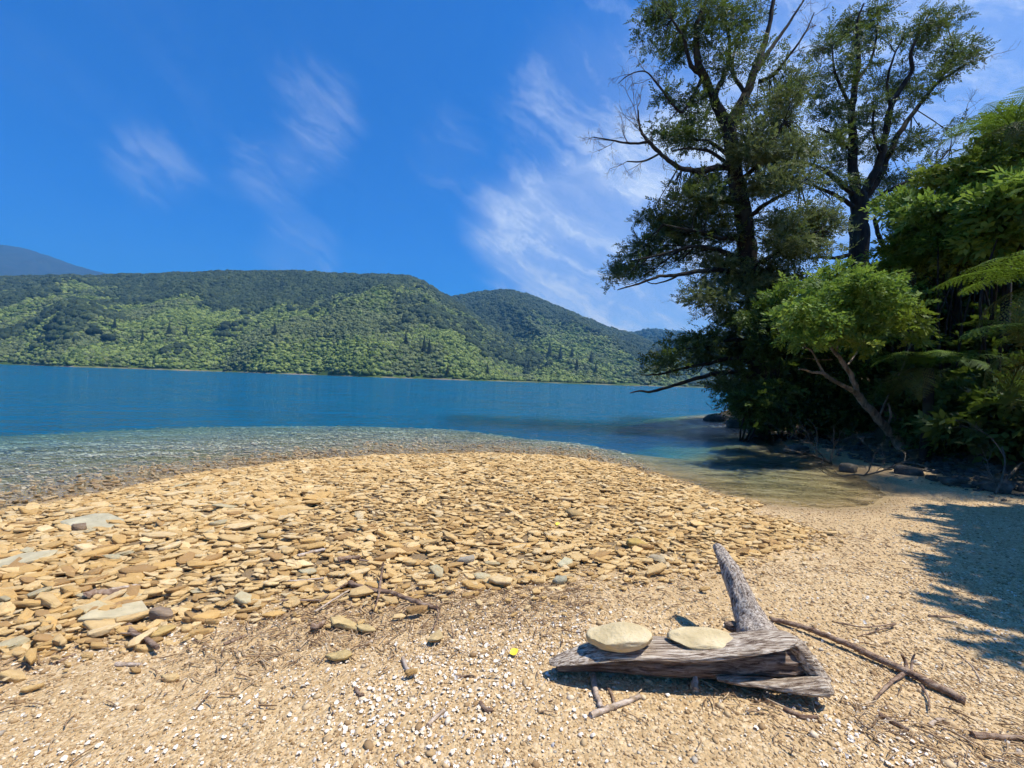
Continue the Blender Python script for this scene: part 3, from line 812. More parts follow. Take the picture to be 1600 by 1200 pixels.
    for (u, v, d, du, dv, ln, r0, dep) in [(1000, 200, D - 1.6, -.6, .6, 1.2, .028, 3), (997, 174, D - 1.6, -.1, 1, 1.1, .025, 3), (985, 224, D - 1.7, -.6, .7, 1.1, .026, 3), (955, 219, D - 1.8, -1, .35, .9, .022, 3),
                                      (930, 214, D - 1.8, -1, .1, .5, .014, 2), (960, 220, D - 1.8, -.8, -.7, .8, .018, 3), (980, 252, D - 1.8, -1, -.1, .8, .02, 3), (1005, 252, D - 1.7, -.5, -.8, .8, .018, 3),
                                      (1035, 242, D - 1.5, -.2, -1, 1.0, .02, 2), (1012, 220, D - 1.6, -.9, .9, 1.1, .026, 3), (1020, 228, D - 1.6, .1, 1, .9, .02, 2),
                                      (1009, 112, D - 1.3, -.8, .4, .8, .02, 3), (985, 116, D - 1.3, -1, -.2, .7, .016, 3), (1031, 136, D - 1.2, -.5, .9, .8, .02, 2), (1020, 122, D - 1.3, -.8, -.4, .8, .02, 2),
                                      (1240, 25, D + 1, .6, .9, 1.0, .025, 3), (1258, 52, D - .2, .7, .7, 1.0, .025, 3), (1232, 88, D - .2, .9, .6, 1.0, .025, 3), (1262, 5, D + 1, .8, .6, .8, .02, 2), (1270, 25, D, 1, .3, .6, .015, 2),
                                      (1085, 465, D - 1.6, -1, -.1, .9, .018, 3), (1095, 475, D - 1.6, -.8, -.6, .8, .018, 3), (1060, 547, D - 1.8, -1, -.1, .7, .016, 2), (1040, 588, D - 1.9, -.7, -.5, .5, .012, 1)]:
        q = P(u, v, d); dead_twigs(dw, q, (du, rng.normal(0, .3), dv), ln * 0.95, r0, dep, 4, spread=0.55)
    tag(dw.build('dead_twigs', M['dead'], root), kind='stuff')
    dark = [(1030, 30, 40, 30), (1018, 55, 26, 18, .8), (1060, 12, 40, 22), (1095, 30, 40, 32), (1130, 12, 40, 25), (1155, 35, 32, 26, .8), (1180, 10, 30, 22, .7), (1075, 70, 40, 22), (1042, 84, 22, 8, .6),  # shadow side of the crown, given darker leaf tints
            (1060, 145, 28, 18), (1082, 160, 34, 22), (1062, 195, 38, 28), (1095, 192, 44, 30), (1040, 208, 22, 16, .7), (1120, 215, 30, 22), (1085, 222, 46, 18, .8), (1142, 95, 34, 24, .9), (1165, 62, 26, 20, .7), (1175, 100, 24, 18, .6),
            (1120, 60, 30, 24, .7), (1108, 283, 38, 16), (1078, 303, 46, 22), (1105, 325, 55, 26), (1060, 330, 40, 22), (1090, 350, 60, 24), (1040, 352, 32, 18), (1128, 360, 34, 20), (1015, 342, 14, 8, .8), (1070, 372, 45, 12, .8),
            (1000, 388, 34, 20), (975, 412, 24, 18), (958, 428, 16, 12), (1018, 398, 26, 20), (996, 420, 30, 14, .9), (1030, 374, 24, 12, .8), (1090, 402, 36, 14, .8), (1060, 400, 20, 12, .5),
            (1145, 300, 30, 24, .8), (1130, 405, 26, 14, .6)]
    olive = [(1197, 165, 42, 30), (1232, 120, 36, 20), (1225, 150, 34, 30), (1215, 200, 46, 32), (1180, 200, 30, 24), (1206, 240, 56, 32), (1175, 245, 34, 22), (1228, 280, 52, 28), (1184, 288, 38, 26), (1245, 240, 30, 30),  # sunlit right side of the crown, given the brighter leaf copy
             (1250, 342, 46, 26), (1282, 362, 34, 28), (1215, 340, 36, 26, .8), (1215, 378, 50, 26), (1255, 392, 44, 22), (1180, 425, 62, 26), (1145, 445, 48, 22), (1110, 456, 34, 14), (1210, 438, 50, 32), (1100, 438, 22, 10, .7), (1140, 412, 26, 14, .8),
             (1150, 495, 46, 20), (1195, 480, 44, 24), (1125, 478, 28, 12, .8), (1172, 520, 48, 22)]
    low = [(1075, 542, 38, 18), (1042, 556, 26, 13), (1108, 530, 34, 18), (1092, 562, 30, 12), (1140, 545, 40, 26), (1172, 565, 46, 30), (1145, 590, 32, 22), (1190, 605, 46, 30), (1150, 615, 26, 20), (1215, 560, 40, 36), (1168, 640, 34, 18), (1035, 575, 18, 8, .7)]
    cr = MB()
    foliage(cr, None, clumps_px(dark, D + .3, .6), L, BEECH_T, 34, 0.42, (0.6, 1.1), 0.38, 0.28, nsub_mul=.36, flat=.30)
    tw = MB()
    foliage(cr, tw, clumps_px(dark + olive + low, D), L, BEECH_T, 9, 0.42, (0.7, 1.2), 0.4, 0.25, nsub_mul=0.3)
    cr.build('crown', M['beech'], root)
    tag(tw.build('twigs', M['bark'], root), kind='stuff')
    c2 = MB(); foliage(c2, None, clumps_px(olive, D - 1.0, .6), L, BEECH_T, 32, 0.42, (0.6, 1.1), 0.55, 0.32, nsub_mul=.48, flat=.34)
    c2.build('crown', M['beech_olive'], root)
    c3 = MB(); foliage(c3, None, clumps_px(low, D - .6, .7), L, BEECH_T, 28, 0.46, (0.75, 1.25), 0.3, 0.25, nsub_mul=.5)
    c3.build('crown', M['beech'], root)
tall_beech()

def second_beech():
    D = 23.0
    b = P(1342, 420, D); base = Vector((b.x, b.y, gz(b.x, b.y)))
    root = empty('beech_tree', base)
    tag(root, 'second tall beech standing uphill, its limbs swept up to the right', 'tree', 'tall trees on the point')
    w = MB(); L = []
    C, R = tube(w, [(base.x + .2, base.y, base.z - .5), P(1342, 402, D), P(1342, 341, D), P(1340, 302, D)], [.65, .42, .40, .36], 12, 5, rough=.25, wob=.05); L.append(C)
    for l in [
        [(1339, 310, D, .34), (1333, 262, D, .28), (1333, 219, D, .24), (1331, 175, D, .20), (1337, 131, D, .17), (1342, 88, D, .13), (1338, 40, D, .09), (1350, 5, D, .04)],
        [(1332, 178, D, .13), (1318, 145, D - .5, .10), (1304, 110, D - .7, .07), (1300, 70, D - .8, .04)],
        [(1338, 130, D, .10), (1362, 92, D + .4, .08), (1370, 50, D + .5, .06), (1372, 10, D + .5, .03)],
        [(1343, 312, D, .30), (1360, 280, D - .3, .26), (1377, 245, D - .5, .22), (1390, 175, D - .7, .18), (1410, 135, D - .8, .15), (1425, 109, D - .8, .12), (1423, 83, D - .8, .10), (1438, 48, D - .8, .07), (1452, 22, D - .8, .03)],
        [(1346, 318, D, .28), (1374, 275, D + .2, .24), (1403, 212, D + .4, .19), (1438, 162, D + .5, .14), (1464, 131, D + .5, .11), (1490, 113, D + .5, .08), (1518, 96, D + .5, .03)],
        [(1464, 131, D + .5, .07), (1484, 104, D + .3, .055), (1490, 75, D + .2, .03)],
        [(1392, 170, D - .7, .10), (1386, 130, D - 1, .08), (1396, 90, D - 1, .06), (1412, 58, D - 1, .03)],
        [(1348, 330, D, .2), (1385, 300, D - .6, .15), (1425, 280, D - 1, .11), (1462, 256, D - 1.2, .06), (1485, 232, D - 1.2, .03)],
        [(1425, 280, D - 1, .06), (1450, 292, D - 1.2, .04), (1480, 270, D - 1.2, .02)],
        [(1336, 305, D, .2), (1316, 289, D - .5, .15), (1285, 264, D - .9, .11), (1262, 255, D - 1.1, .05)],
        [(1338, 325, D, .17), (1305, 305, D - .6, .12), (1270, 290, D - 1, .08), (1250, 285, D - 1.1, .04)],
        [(1334, 235, D, .14), (1305, 215, D - .6, .10), (1280, 200, D - .9, .05)],
        [(1336, 395, D, .14), (1310, 403, D - .4, .12), (1285, 402, D - .6, .09), (1262, 404, D - .7, .05)],
        [(1378, 245, D - .5, .1), (1364, 205, D - .9, .08), (1366, 165, D - 1, .05)],
    ]: limb(w, l, L)
    # the mossy side stem
    limb(w, [(1388, 400, D - 1, .12), (1376, 375, D - 1, .12), (1368, 350, D - 1, .11), (1366, 338, D - 1, .07)], L)
    w.build('trunk', M['bark'], root, smooth=True)
    cl = [(1368, 10, 32, 12), (1320, 40, 36, 24), (1286, 74, 26, 24), (1340, 62, 42, 24), (1296, 112, 34, 20), (1335, 100, 40, 18, .8), (1447, 38, 42, 16), (1482, 26, 26, 10), (1416, 58, 28, 20), (1478, 78, 42, 20), (1512, 82, 20, 12), (1440, 72, 30, 16),
          (1403, 125, 38, 20), (1372, 160, 38, 20), (1304, 160, 36, 24), (1330, 195, 42, 24), (1442, 140, 32, 16, .8), (1470, 112, 32, 14, .8), (1289, 208, 34, 20), (1308, 248, 36, 16), (1364, 225, 28, 24, .8), (1405, 230, 34, 22, .7),
          (1400, 180, 26, 18, .7), (1280, 150, 20, 20, .8), (1403, 278, 34, 18, .8), (1377, 298, 34, 16, .8), (1300, 285, 30, 12, .7), (1360, 130, 24, 16, .7)]
    thin = [(1447, 225, 34, 24, .6), (1478, 218, 34, 24, .5), (1450, 262, 34, 22, .7), (1425, 310, 34, 20, .9), (1490, 190, 26, 16, .35), (1465, 285, 30, 20, .8)]
    cr = MB(); tw = MB()
    foliage(cr, None, clumps_px(cl, D + .3, .6), L, BEECH_T, 36, 0.46, (0.65, 1.15), 0.5, 0.3, lean=(1, 0), nsub_mul=.34, flat=.32)
    foliage(cr, tw, clumps_px(cl + thin, D), L, BEECH_T, 12, 0.42, (0.65, 1.15), 0.5, 0.25, nsub_mul=0.28, lean=(1, 0))
    cr.build('crown', M['beech'], root); tag(tw.build('twigs', M['bark'], root), kind='stuff')
    dw = MB()
    for (u, v, du, dv) in [(1485, 232, .5, .9), (1470, 250, .9, .4), (1490, 215, .8, .6), (1500, 205, .3, 1), (1518, 96, 1, .2), (1462, 256, .2, 1)]:
        dead_twigs(dw, P(u, v, D - 1), (du, 0, dv), 1.3, .022, 3, 3, spread=.5)
    tag(dw.build('dead_twigs', M['dead'], root), kind='stuff')
second_beech()

# ------------------------------------------------------------------ shrubs and small trees on the bank
BROAD_T = [leaf_template(7, 0.30, 0.075, seed=20 + i, leaf_len=0.16, droop=0.3) for i in range(4)]
BIG_T = [leaf_template(7, 0.42, 0.12, seed=30 + i, leaf_len=0.24, droop=0.35) for i in range(4)]

def shrub(name, label, clumps, base, mat, tmpl, spc=26, sub_r=0.4, tint=0.5, stems=4, bark='bark_grey', stem_r=0.05, scale=(0.7, 1.3), cat='shrub', group='shrubs on the forest bank', nsub=1.0, twig=0.008, wood_mat=None):
    base = Vector(base)
    root = empty(name, base); tag(root, label, cat, group)
    w = MB(); L = []
    for i in range(stems):
        c = clumps[i % len(clumps)]; e = np.array(c[0]) + rng.normal(0, .3, 3) * np.array(c[1])
        b = np.array(base) + np.array([rng.normal(0, .12), rng.normal(0, .12), -0.15])
        mid = 0.5 * (b + e) + rng.normal(0, .12, 3) * np.linalg.norm(e - b) * np.array([1, 1, .3])
        C, R = tube(w, [b, mid, e], [stem_r, stem_r * .7, stem_r * .3], 6, 5, rough=.2); L.append(C)
    cr = MB()
    foliage(cr, w, clumps, L, tmpl, spc, sub_r, scale, tint, 0.48, nsub_mul=nsub, twig_r=twig, flat=.5)
    cr.build('crown', M[mat], root); w.build('trunk', M[bark], root)
    return root

def px_shrub(name, label, u, v, ru, rv, d, mat, tmpl, tint=0.5, n=4, **kw):
    """a shrub whose crown is seen round (u, v); the crown is a heap of a few lobes"""
    c = P(u, v, d); rx = ru / F * d; rz = rv / F * d
    cl = [((c.x, c.y, c.z), (rx * .6, rx * .6, rz * .6), .8, 0)]
    for i in range(n):
        a = rng.uniform(0, 6.28); k = rng.uniform(.55, .95)
        cl.append(((c.x + math.cos(a) * rx * k, c.y + rng.uniform(-.5, .5) * rx, c.z + math.sin(a) * rz * k), (rx * rng.uniform(.22, .45), rx * .4, rz * rng.uniform(.18, .36)), 1, rng.normal(0, .2)))
    bx, by = c.x + rng.normal(0, .2), c.y + 0.3
    return shrub(name, label, cl, (bx, by, gz(bx, by)), mat, tmpl, tint=tint, **kw)

# the leaning pale-trunked tree with bright leaves
def leaning_tree():
    h = hit(1408, 700); D = h.y
    root = empty('leaning_tree', h)
    tag(root, 'leaning tree with a bare pale trunk and bright green leaves over the cove', 'tree')
    s = D / 9.5
    w = MB(); L = []
    def lm(lst, sides=8): limb(w, [(u, v, D + dd * s, r * s * .72) for u, v, dd, r in lst], L, sides)
    lm([(1418, 712, 0, .20), (1396, 682, 0, .17), (1372, 655, -.1, .15), (1350, 630, -.15, .135), (1338, 612, -.2, .125)], 10)
    lm([(1340, 616, -.2, .10), (1318, 604, -.35, .085), (1297, 592, -.5, .075), (1285, 583, -.6, .065), (1270, 582, -.7, .05), (1258, 578, -.7, .04), (1248, 577, -.75, .02)])
    lm([(1288, 585, -.6, .045), (1278, 566, -.6, .04), (1268, 548, -.65, .03), (1256, 542, -.7, .02), (1240, 538, -.7, .01)], 6)
    lm([(1268, 548, -.65, .02), (1260, 545, -.6, .012), (1257, 538, -.6, .006)], 5)
    lm([(1340, 615, -.2, .11), (1332, 592, -.2, .095), (1318, 568, -.2, .085), (1304, 548, -.25, .075), (1290, 532, -.3, .06), (1278, 516, -.3, .04), (1262, 503, -.3, .02)])
    lm([(1306, 552, -.25, .05), (1310, 535, -.1, .04), (1316, 525, 0, .03), (1318, 500, 0, .02), (1330, 470, .1, .012)], 6)
    lm([(1300, 562, -.3, .025), (1280, 562, -.5, .018), (1254, 559, -.5, .008)], 5)
    lm([(1322, 575, -.2, .04), (1345, 540, .2, .03), (1370, 500, .3, .025), (1395, 465, .4, .015)], 6)
    lm([(1372, 655, -.1, .05), (1392, 610, .2, .04), (1412, 570, .3, .035), (1422, 535, .35, .03), (1430, 500, .4, .022), (1445, 480, .4, .012)], 6)
    lm([(1420, 545, .35, .025), (1440, 515, .3, .018), (1455, 490, .3, .008)], 5)
    lm([(1385, 668, 0, .05), (1392, 650, -.2, .045), (1388, 630, -.2, .03)], 6)
    w.build('trunk', M['bark_pale'], root, smooth=True)
    cl = [(1290, 455, 44, 26), (1330, 440, 44, 24), (1270, 490, 34, 24), (1310, 490, 44, 24), (1360, 470, 40, 26), (1250, 500, 20, 20, .8), (1345, 505, 34, 18, .8), (1300, 425, 30, 14, .8), (1255, 530, 18, 12, .5), (1330, 530, 24, 12, .4), (1395, 450, 26, 20, .7)]
    yel = [(1330, 500, 44, 18, .8), (1360, 520, 34, 14, .7), (1375, 480, 34, 20, .8), (1290, 520, 26, 12, .6), (1400, 500, 26, 18, .6), (1340, 535, 24, 10, .6), (1440, 530, 14, 14, .5), (1270, 508, 14, 10, .7), (1420, 470, 24, 16, .7)]
    cr = MB(); foliage(cr, w, clumps_px(cl, D - .5, .9), L, BROAD_T, 26, 0.34, (0.5, 1.0), 0.58, 0.45, twig_r=.007, flat=.6, nsub_mul=.62)
    cr.build('crown', M['broad'], root)
    c2 = MB(); foliage(c2, None, clumps_px(yel, D - .3, .9), L, BROAD_T, 18, 0.28, (0.5, 0.95), 0.6, 0.4, flat=.6, nsub_mul=.6)
    c2.build('crown', M['yellowleaf'], root)
leaning_tree()

# canopy along the top of the bank
for a in [
    ('shrub', 'yellow green bush above the leaning tree, right of the second beech trunk', 1432, 395, 44, 34, 15.0, 'yellowleaf', BROAD_T, .5),
    ('shrub', 'bright bush high on the bank under the skyline fern', 1560, 262, 60, 44, 13.5, 'yellowleaf', BROAD_T, .42),
    ('shrub', 'green bush on the bank skyline nearest the second beech', 1452, 330, 56, 44, 15.0, 'broad', BROAD_T, .45),
    ('shrub', 'green bush at mid bank between the skyline and the ferns', 1520, 330, 60, 46, 13.0, 'broad', BROAD_T, .42),
    ('shrub', 'dark bush at mid bank above the big fern fronds', 1545, 375, 62, 34, 15.0, 'dull', BIG_T, .5),
    ('shrub', 'leafy bush at the right edge of the photo below the skyline', 1600, 330, 50, 50, 11.5, 'broad', BIG_T, .45),
    ('shrub', 'small lime bush glowing against the dark bank, left of the ferns', 1505, 385, 24, 18, 13.5, 'yellowleaf', BROAD_T, .8),
    ('shrub', 'skyline bush at the upper right corner of the bank', 1605, 215, 44, 40, 14.5, 'broad', BROAD_T, .55)]:
    px_shrub(*a, n=10, spc=26, sub_r=.34, bark='bark', stem_r=.04)
# understorey in the shade
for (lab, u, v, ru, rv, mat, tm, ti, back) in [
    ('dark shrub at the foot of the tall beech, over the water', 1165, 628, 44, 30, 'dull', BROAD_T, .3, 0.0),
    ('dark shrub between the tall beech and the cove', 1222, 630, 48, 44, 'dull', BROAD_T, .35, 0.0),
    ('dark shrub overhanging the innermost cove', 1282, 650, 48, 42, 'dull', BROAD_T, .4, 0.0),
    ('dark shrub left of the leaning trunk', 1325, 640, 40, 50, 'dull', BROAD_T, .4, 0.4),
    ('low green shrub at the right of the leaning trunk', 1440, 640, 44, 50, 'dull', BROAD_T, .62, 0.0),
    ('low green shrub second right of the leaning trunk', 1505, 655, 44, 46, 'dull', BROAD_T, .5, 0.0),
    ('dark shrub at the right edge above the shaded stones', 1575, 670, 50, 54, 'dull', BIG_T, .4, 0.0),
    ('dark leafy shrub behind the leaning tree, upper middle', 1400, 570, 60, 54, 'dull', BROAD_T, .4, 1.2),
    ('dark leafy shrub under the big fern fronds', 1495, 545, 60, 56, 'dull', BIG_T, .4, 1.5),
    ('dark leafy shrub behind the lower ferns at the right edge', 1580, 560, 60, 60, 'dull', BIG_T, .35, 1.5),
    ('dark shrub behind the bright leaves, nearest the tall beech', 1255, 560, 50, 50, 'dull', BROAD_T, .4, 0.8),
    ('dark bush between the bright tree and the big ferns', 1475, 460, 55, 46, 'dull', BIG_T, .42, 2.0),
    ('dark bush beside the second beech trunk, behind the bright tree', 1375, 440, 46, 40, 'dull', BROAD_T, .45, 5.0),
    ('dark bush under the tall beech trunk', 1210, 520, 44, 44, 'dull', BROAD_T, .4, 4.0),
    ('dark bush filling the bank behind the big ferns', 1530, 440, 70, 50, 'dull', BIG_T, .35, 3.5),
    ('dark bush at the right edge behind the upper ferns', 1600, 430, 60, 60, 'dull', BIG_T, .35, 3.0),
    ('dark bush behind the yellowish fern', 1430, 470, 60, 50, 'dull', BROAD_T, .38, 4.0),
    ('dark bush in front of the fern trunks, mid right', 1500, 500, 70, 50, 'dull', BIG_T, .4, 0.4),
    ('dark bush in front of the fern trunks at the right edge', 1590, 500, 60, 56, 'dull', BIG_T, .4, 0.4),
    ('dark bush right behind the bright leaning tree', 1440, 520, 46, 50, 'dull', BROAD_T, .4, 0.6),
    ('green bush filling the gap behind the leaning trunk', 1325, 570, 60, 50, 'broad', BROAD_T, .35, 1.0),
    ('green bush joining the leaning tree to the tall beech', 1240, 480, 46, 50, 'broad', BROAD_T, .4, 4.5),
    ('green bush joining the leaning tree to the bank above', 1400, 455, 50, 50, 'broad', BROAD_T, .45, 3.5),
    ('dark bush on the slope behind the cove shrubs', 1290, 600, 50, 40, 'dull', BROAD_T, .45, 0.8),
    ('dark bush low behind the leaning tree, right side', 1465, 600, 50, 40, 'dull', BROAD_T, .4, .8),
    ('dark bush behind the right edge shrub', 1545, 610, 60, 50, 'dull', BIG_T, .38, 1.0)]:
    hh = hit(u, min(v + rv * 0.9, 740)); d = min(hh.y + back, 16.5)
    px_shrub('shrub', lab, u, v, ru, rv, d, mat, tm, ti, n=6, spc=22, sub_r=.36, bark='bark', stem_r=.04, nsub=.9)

# the tree that leans over the beach from the right and throws the foreground shade
def shade_tree():
    bx, by = 11.8, 2.8; base = Vector((bx, by, gz(bx, by)))
    cl = [((8.9, 2.6, 7.2), (1.2, .6, .6), 1.6, 0), ((9.6, 3.5, 7.4), (1.2, .55, .6), 1.6, 0), ((7.9, 1.9, 6.9), (.9, .5, .5), 1.5, 0), ((11.8, 5.2, 7.5), (1.4, .7, .8), 1.4, 0), ((10.8, 4.4, 7.4), (1.1, .6, .6), 1.3, 0), ((10.6, 2.8, 8.2), (1.6, 1.1, .9), 1.3, 0)]
    shrub('broadleaf_tree', 'overhanging tree right of the view whose shade falls on the gravel', cl, base, 'broad', BIG_T, 40, .5, .4, 5, 'bark', .13, cat='tree', group='trees leaning over the beach')
shade_tree()

# ------------------------------------------------------------------ tree ferns
def frond_mesh(name, L, mat, droop, seed):
    r = np.random.default_rng(seed); mb = MB()
    n = 24; t = np.linspace(0, 1, n + 1)
    # rachis rises then arches over
    ang = 0.75 - droop * t
    dx = np.cos(ang) * L / n; dz = np.sin(ang) * L / n
    X = np.concatenate([[0], np.cumsum(dx[:-1])]); Z = np.concatenate([[0], np.cumsum(dz[:-1])])
    C = np.stack([X, 0 * X, Z], -1)
    tube(mb, C[::3], np.linspace(.014, .003, len(C[::3])), 5, 1, cap=False, tint=.25)
    for i in range(3, n + 1):
        w = L * 0.30 * math.sin(math.pi * min(1, (t[i] * 0.93 + 0.07)) ** 0.75) ** 0.8 + .01
        T = np.array([math.cos(ang[i]), 0, math.sin(ang[i])]); up = np.array([-T[2], 0, T[0]])
        for s in (-1, 1):
            d = np.array([0, s, 0]) * .9 + T * .42 - up * .10 + r.normal(0, .04, 3); d /= np.linalg.norm(d)
            m = 9; l = w * r.uniform(.9, 1.08)
            sd = np.cross(d, up); sd /= np.linalg.norm(sd)
            V = []; Fc = []
            for k in range(m):
                a = k / m; b0 = C[i] + d * l * a - up * l * .16 * a * a
                hw = L / n * 0.40 * (1 - a ** 1.8) + .004
                lf = l / m * 0.62
                for q in (-1, 1):
                    b = len(V)
                    V += [b0, b0 + d * lf * .25 + sd * q * hw, b0 + d * lf * 1.15 + sd * q * hw * .9, b0 + d * lf]
                    Fc.append([b, b + 1, b + 2, b + 3])
            mb.add(np.array(V), np.array(Fc), np.clip(.5 + r.normal(0, .18), 0, 1))
    return mb.mesh(name, mat)
FR = [frond_mesh('frond_%d' % i, 1.7, M['fern'], 1.25 + .2 * i, 40 + i) for i in range(3)]
FR_OLD = [frond_mesh('old_frond_%d' % i, 1.7, M['fern_old'], 1.9, 50 + i) for i in range(2)]
def tree_fern(label, u, v, d, size, n, yaw0=0, old=4, group='tree ferns on the bank'):
    c = P(u, v, d); g = gz(c.x, c.y)
    root = empty('tree_fern', (c.x, c.y, g)); tag(root, label, 'tree fern', group)
    hgt = max(.3, c.z - g)
    mb = MB(); tube(mb, [(0, 0, -.2), (.05, 0, hgt * .5), (0, 0, hgt)], [.13, .10, .10], 9, 5, rough=.35)
    t = bpy.data.objects.new('trunk', mb.mesh('trunk', M['bark'])); COL.objects.link(t); t.parent = root
    for i in range(n + old):
        me = FR[i % 3] if i < n else FR_OLD[i % 2]
        o = bpy.data.objects.new('frond', me); COL.objects.link(o); o.parent = root
        o.location = (0, 0, hgt - .02)
        a = yaw0 + i * 2.399 if i >= n else yaw0 + i * 2 * math.pi / n
        pit = random.uniform(-.25, .15) if i < n else random.uniform(.5, .8)
        o.rotation_euler = Euler((random.uniform(-.2, .2), pit, a + random.uniform(-.15, .15)))
        k = size / 1.7 * random.uniform(.88, 1.1); o.scale = (k, k, k)
tree_fern('large bright tree fern with broad fronds at the right edge', 1650, 440, 8.6, 1.9, 14, 0.2)
tree_fern('lower tree fern with drooping fronds below the large one', 1650, 540, 8.3, 1.7, 13, 0.5)
tree_fern('tree fern on the skyline at the upper right with a thin dark trunk', 1582, 200, 13.0, 1.8, 12, 0.3)
tree_fern('shaded tree fern deep in the bank behind the leaning tree', 1450, 575, 11.5, 1.7, 11, 0.1)
tree_fern('tree fern between the skyline bushes, mid bank', 1500, 335, 14.5, 1.8, 11, 0.4)
tree_fern('tree fern on the slope below the skyline one', 1545, 270, 15.0, 1.9, 12, 0.2)
tree_fern('yellowish tree fern beside the second beech trunk', 1425, 425, 14.5, 1.6, 11, 0.0, 2)
tree_fern('tree fern at the right edge above the large bright one', 1625, 315, 11.0, 1.7, 12, 0.0)

# ------------------------------------------------------------------ rocks and dead wood at the edge of the cove
def lump(mb, c, r, seed, rough=.35, sub=3, flat=None, jit=0.0):
    v, f = ico(sub); rr = np.random.default_rng(seed)
    k = rr.normal(0, 1, (5, 3)); ph = rr.random(5) * 6
    dsp = sum(np.sin(v @ k[i] * (1.4 + .5 * i) + ph[i]) / (1 + i) for i in range(5))
    v2 = v * (1 + rough * .35 * dsp)[:, None]
    if flat: v2 = np.sign(v2) * np.abs(v2) ** flat
    v2 = v2 * (1 + jit * rr.normal(0, 1, len(v2)))[:, None]
    mb.add(v2 * np.array(r) + np.array(c), f)
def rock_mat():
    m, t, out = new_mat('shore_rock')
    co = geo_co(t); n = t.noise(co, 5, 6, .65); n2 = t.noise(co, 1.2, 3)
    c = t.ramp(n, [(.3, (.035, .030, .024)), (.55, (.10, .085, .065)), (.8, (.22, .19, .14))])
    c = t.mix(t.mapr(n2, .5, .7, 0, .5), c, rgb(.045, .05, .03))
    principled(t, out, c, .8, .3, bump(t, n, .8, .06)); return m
M['rock'] = rock_mat()
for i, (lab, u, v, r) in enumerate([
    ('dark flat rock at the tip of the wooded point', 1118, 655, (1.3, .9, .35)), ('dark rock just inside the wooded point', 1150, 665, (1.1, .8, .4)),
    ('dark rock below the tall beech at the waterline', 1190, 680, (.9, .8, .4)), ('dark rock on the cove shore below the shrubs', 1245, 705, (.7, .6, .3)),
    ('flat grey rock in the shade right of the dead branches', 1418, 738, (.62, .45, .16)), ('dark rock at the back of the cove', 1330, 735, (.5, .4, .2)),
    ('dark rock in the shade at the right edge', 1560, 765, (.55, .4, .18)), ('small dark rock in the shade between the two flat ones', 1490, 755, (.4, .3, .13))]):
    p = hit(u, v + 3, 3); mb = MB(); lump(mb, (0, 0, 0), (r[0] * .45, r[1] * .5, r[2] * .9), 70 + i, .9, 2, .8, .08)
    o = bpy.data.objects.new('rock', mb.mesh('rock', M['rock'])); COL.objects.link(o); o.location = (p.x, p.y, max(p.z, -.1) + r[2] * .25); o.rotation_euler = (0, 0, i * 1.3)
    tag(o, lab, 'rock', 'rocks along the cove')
def dead_branch(name, label, u, v, vecs, group='dead branches in the cove'):
    p = hit(u, v, 3); root_z = max(p.z, 0)
    mb = MB()
    for (dx, dy, dz, ln, r) in vecs: dead_twigs(mb, (0, 0, .02), (dx, dy, dz), ln, r, 3, 3, 0.02, .55)
    o = bpy.data.objects.new(name, mb.mesh(name, M['bark_grey'])); COL.objects.link(o); o.location = (p.x, p.y, root_z)
    tag(o, label, 'dead branch', group)
dead_branch('dead_branch', 'pale twiggy dead branch sticking out over the cove water', 1300, 728, [(-1, -.1, .45, 1.2, .03), (-.8, .2, .7, 1.0, .025), (-1, -.3, .15, 1.1, .025), (-.5, 0, .9, .8, .02)])
dead_branch('dead_branch', 'fallen twiggy branch lying in the shade beside the flat grey rock', 1350, 745, [(-1, -.2, .1, 1.0, .02), (1, .1, .15, 1.2, .02), (.4, -.3, .4, .6, .015)])
dead_branch('dead_branch', 'bare forked branch on the shaded bank at the right edge', 1555, 775, [(.6, .3, .8, 1.1, .025), (.9, .2, .3, .8, .02)])
def bank_pole(label, a, b, r, mat='bark_grey'):
    A = hit(*a, 3); B = hit(*b, 3); mb = MB()
    mid = (A + B) / 2 + Vector((0, 0, .06))
    tube(mb, [(0, 0, r), tuple(mid - A + Vector((0, 0, r))), tuple(B - A + Vector((0, 0, r)))], [r, r * .8, r * .5], 6, 5, rough=.2, wob=.3)
    o = bpy.data.objects.new('fallen_branch', mb.mesh('fallen_branch', M[mat], True)); COL.objects.link(o); o.location = A
    tag(o, label, 'branch', 'fallen branches on the shaded bank')
bank_pole('thin straight fallen branch over the flat grey rock', (1480, 742), (1390, 722), .025)
bank_pole('fallen branch leaning on the bank at the right edge', (1560, 768), (1600, 725), .03)

